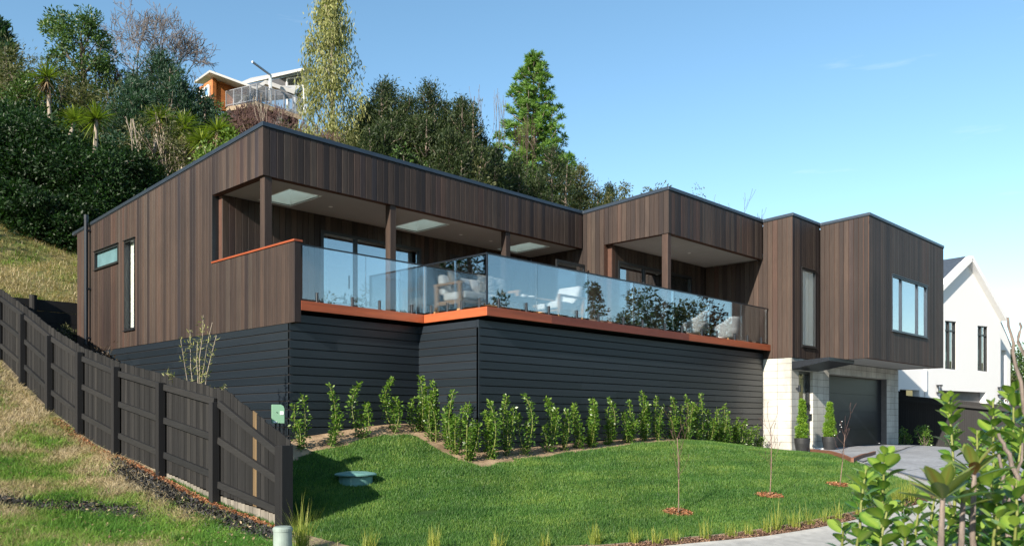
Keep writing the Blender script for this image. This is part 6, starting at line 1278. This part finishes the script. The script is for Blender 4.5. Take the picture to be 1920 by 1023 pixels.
# grey brown bare branches
bs = empty('woody_branches', at(1905, 1100, 2.6), 0, 'grey brown bare woody branches among the glossy leaves at right', 'shrub')
o0 = bs.location
for pl, r in ((pl_, r_*.7) for pl_, r_ in (([(1905, 1140), (1880, 905), (1872, 850)], .010), ([(1860, 1140), (1845, 960), (1850, 930)], .011), ([(1900, 1140), (1885, 960), (1918, 830)], .009), ([(1960, 870), (1925, 770), (1900, 660), (1890, 595)], .010), ([(1950, 760), (1912, 640), (1912, 605)], .009), ([(1925, 940), (1890, 850), (1872, 812)], .012), ([(1815, 1140), (1790, 960), (1775, 930)], .009))):
    pts = [at(u, v, 2.6+.02*i)-o0 for i, (u, v) in enumerate(pl)]; q = []
    for a, b in zip(pts[:-1], pts[1:]): q += [a.lerp(b, k/4)+Vector((random.gauss(0, .003), random.gauss(0, .003), 0)) for k in range(4)]
    q.append(pts[-1]); o = MB().tube(q, list(np.linspace(r, r*.6, len(q))), 8).build('branch', M['woody'], bs, smooth=True)
# ------------------------------------------------------------------ trees across the street (they show in the glass) and on the far right
GO = 'trees across the street, mirrored in the glass'
MT = [(600, 575, 75, 5.0, 'leaf_dark', 'low dark tree across the street at the far left of the mirrored row'), (650, 540, 62, 1.4, 'leaf_dark', 'small airy tree across the street, leftmost in the mirrored pair'), (704, 536, 60, 1.5, 'leaf_dark', 'small airy tree across the street, right of the mirrored pair'), (748, 528, 62, 2.2, 'leaf_olive', 'wide airy tree across the street mirrored beside the sofa'), (790, 560, 70, 3.0, 'leaf_dark', 'round tree across the street behind the wide airy one'),
      (870, 560, 70, 3.0, 'leaf_olive', 'round olive tree across the street mirrored left of the glass corner'), (935, 548, 66, 1.6, 'leaf_dark', 'small dark round tree across the street mirrored by the coffee table'), (1010, 590, 80, 3.0, 'leaf_dark', 'low dark tree across the street mirrored before the lounge chair'), (1116, 511, 66, 1.2, 'leaf_dark', 'tall slim dark tree across the street'), (1150, 590, 80, 3.5, 'leaf_dark', 'low dark tree across the street beside the slim one'),
      (1185, 548, 64, 1.8, 'leaf_olive', 'rounded olive tree across the street right of the slim one'), (1232, 530, 60, 2.3, 'leaf_dark', 'large dark open tree across the street'), (1283, 540, 62, 2.2, 'leaf_olive', 'large olive tree across the street beside the open dark one'), (1330, 548, 64, 2.4, 'leaf_brown', 'brownish dark tree across the street'), (1380, 585, 70, 2.6, 'leaf_dark', 'low dark tree across the street at the driveway side'), (1430, 560, 75, 2.6, 'leaf_dark', 'dark tree across the street beyond the driveway')]
for i, (u, v, d, rad, mt, lab) in enumerate(MT):
    q = at(u, v, d); y_ = 2*(YD2+.07)-q.y; broad_tree('street_tree', lab, (q.x, y_, -2.6), q.z+2.6, rad, mt, 300+i, leaf=.30, per=60, nclump=60, crown0=.18, group=GO)
GRT = 'trees beyond the white gabled house'
for i, (u, v, d, rad, mt, lab) in enumerate(((1900, 648, 62, 1.6, 'leaf_dark', 'dark tree beyond the white gabled house at the right edge'), (1925, 640, 60, 2.2, 'leaf_mid', 'green tree cut by the right edge beyond the gabled house'), (1893, 700, 58, .8, 'leaf_olive', 'low olive bush at the corner of the gabled house'))):
    p = at(u, HZ, d); h = (HZ-v)/F*d+2.6; broad_tree('far_tree', lab, (p.x, p.y, -2.6), h, rad, mt, 400+i, leaf=.22, per=60, nclump=70, crown0=.1, group=GRT)
p = at(1899, HZ, 40); broad_tree('flax_bush', 'reddish brown shrub at the base of the gabled house corner', (p.x, p.y, -1.6), 3.4, .6, 'leaf_brown', 420, leaf=.12, per=40, nclump=40, crown0=0, group=GRT, cat='bush')

R = np.random.default_rng(1234); CC = []; TT = []; DD = []; LL = []       # thicker clumps scattered over the rough slope
for k in range(420):
    x = R.uniform(-.5, 5.3); y = R.uniform(8.6, 22); g_ = vnoise(x, y, .9, 8)+.6*vnoise(x, y, 2.7, 4)
    if g_ < -.1+R.normal()*.3 or (x > 4.9 and y < 13.4) : continue
    m_ = int(R.integers(25, 90)); r_ = R.uniform(.04, .16); px_ = x+R.normal(0, r_, m_); py_ = y+R.normal(0, r_, m_); CC.append(np.stack([px_, py_, ground(px_, py_)], 1)); DD.append(np.stack([R.normal(0, .55, m_), R.normal(0, .55, m_), np.ones(m_)], 1)); LL.append(R.uniform(.08, .19, m_)); TT.append(np.clip(R.normal(.22, .13, m_), 0, 1))
CC = np.concatenate(CC); V, q, k = blades(R, CC, np.concatenate(DD), np.concatenate(LL), np.full(len(CC), .009), R.uniform(.3, 1.1, len(CC)), 3)
o = np_mesh('rough_grass_clumps', V, q, M['grass_dry'], np.repeat(np.concatenate(TT), k)); o['kind'] = 'stuff'; tag(o, 'thicker green clumps scattered over the rough slope at left', 'grass')
n = 9000; x = R.uniform(-.5, 5.5, n); y = R.uniform(8.8, 21, n); chips('slope_debris', x, y, .045, 'debris', 'dry leaves and debris lying in the rough grass', 14, 'debris', .03)
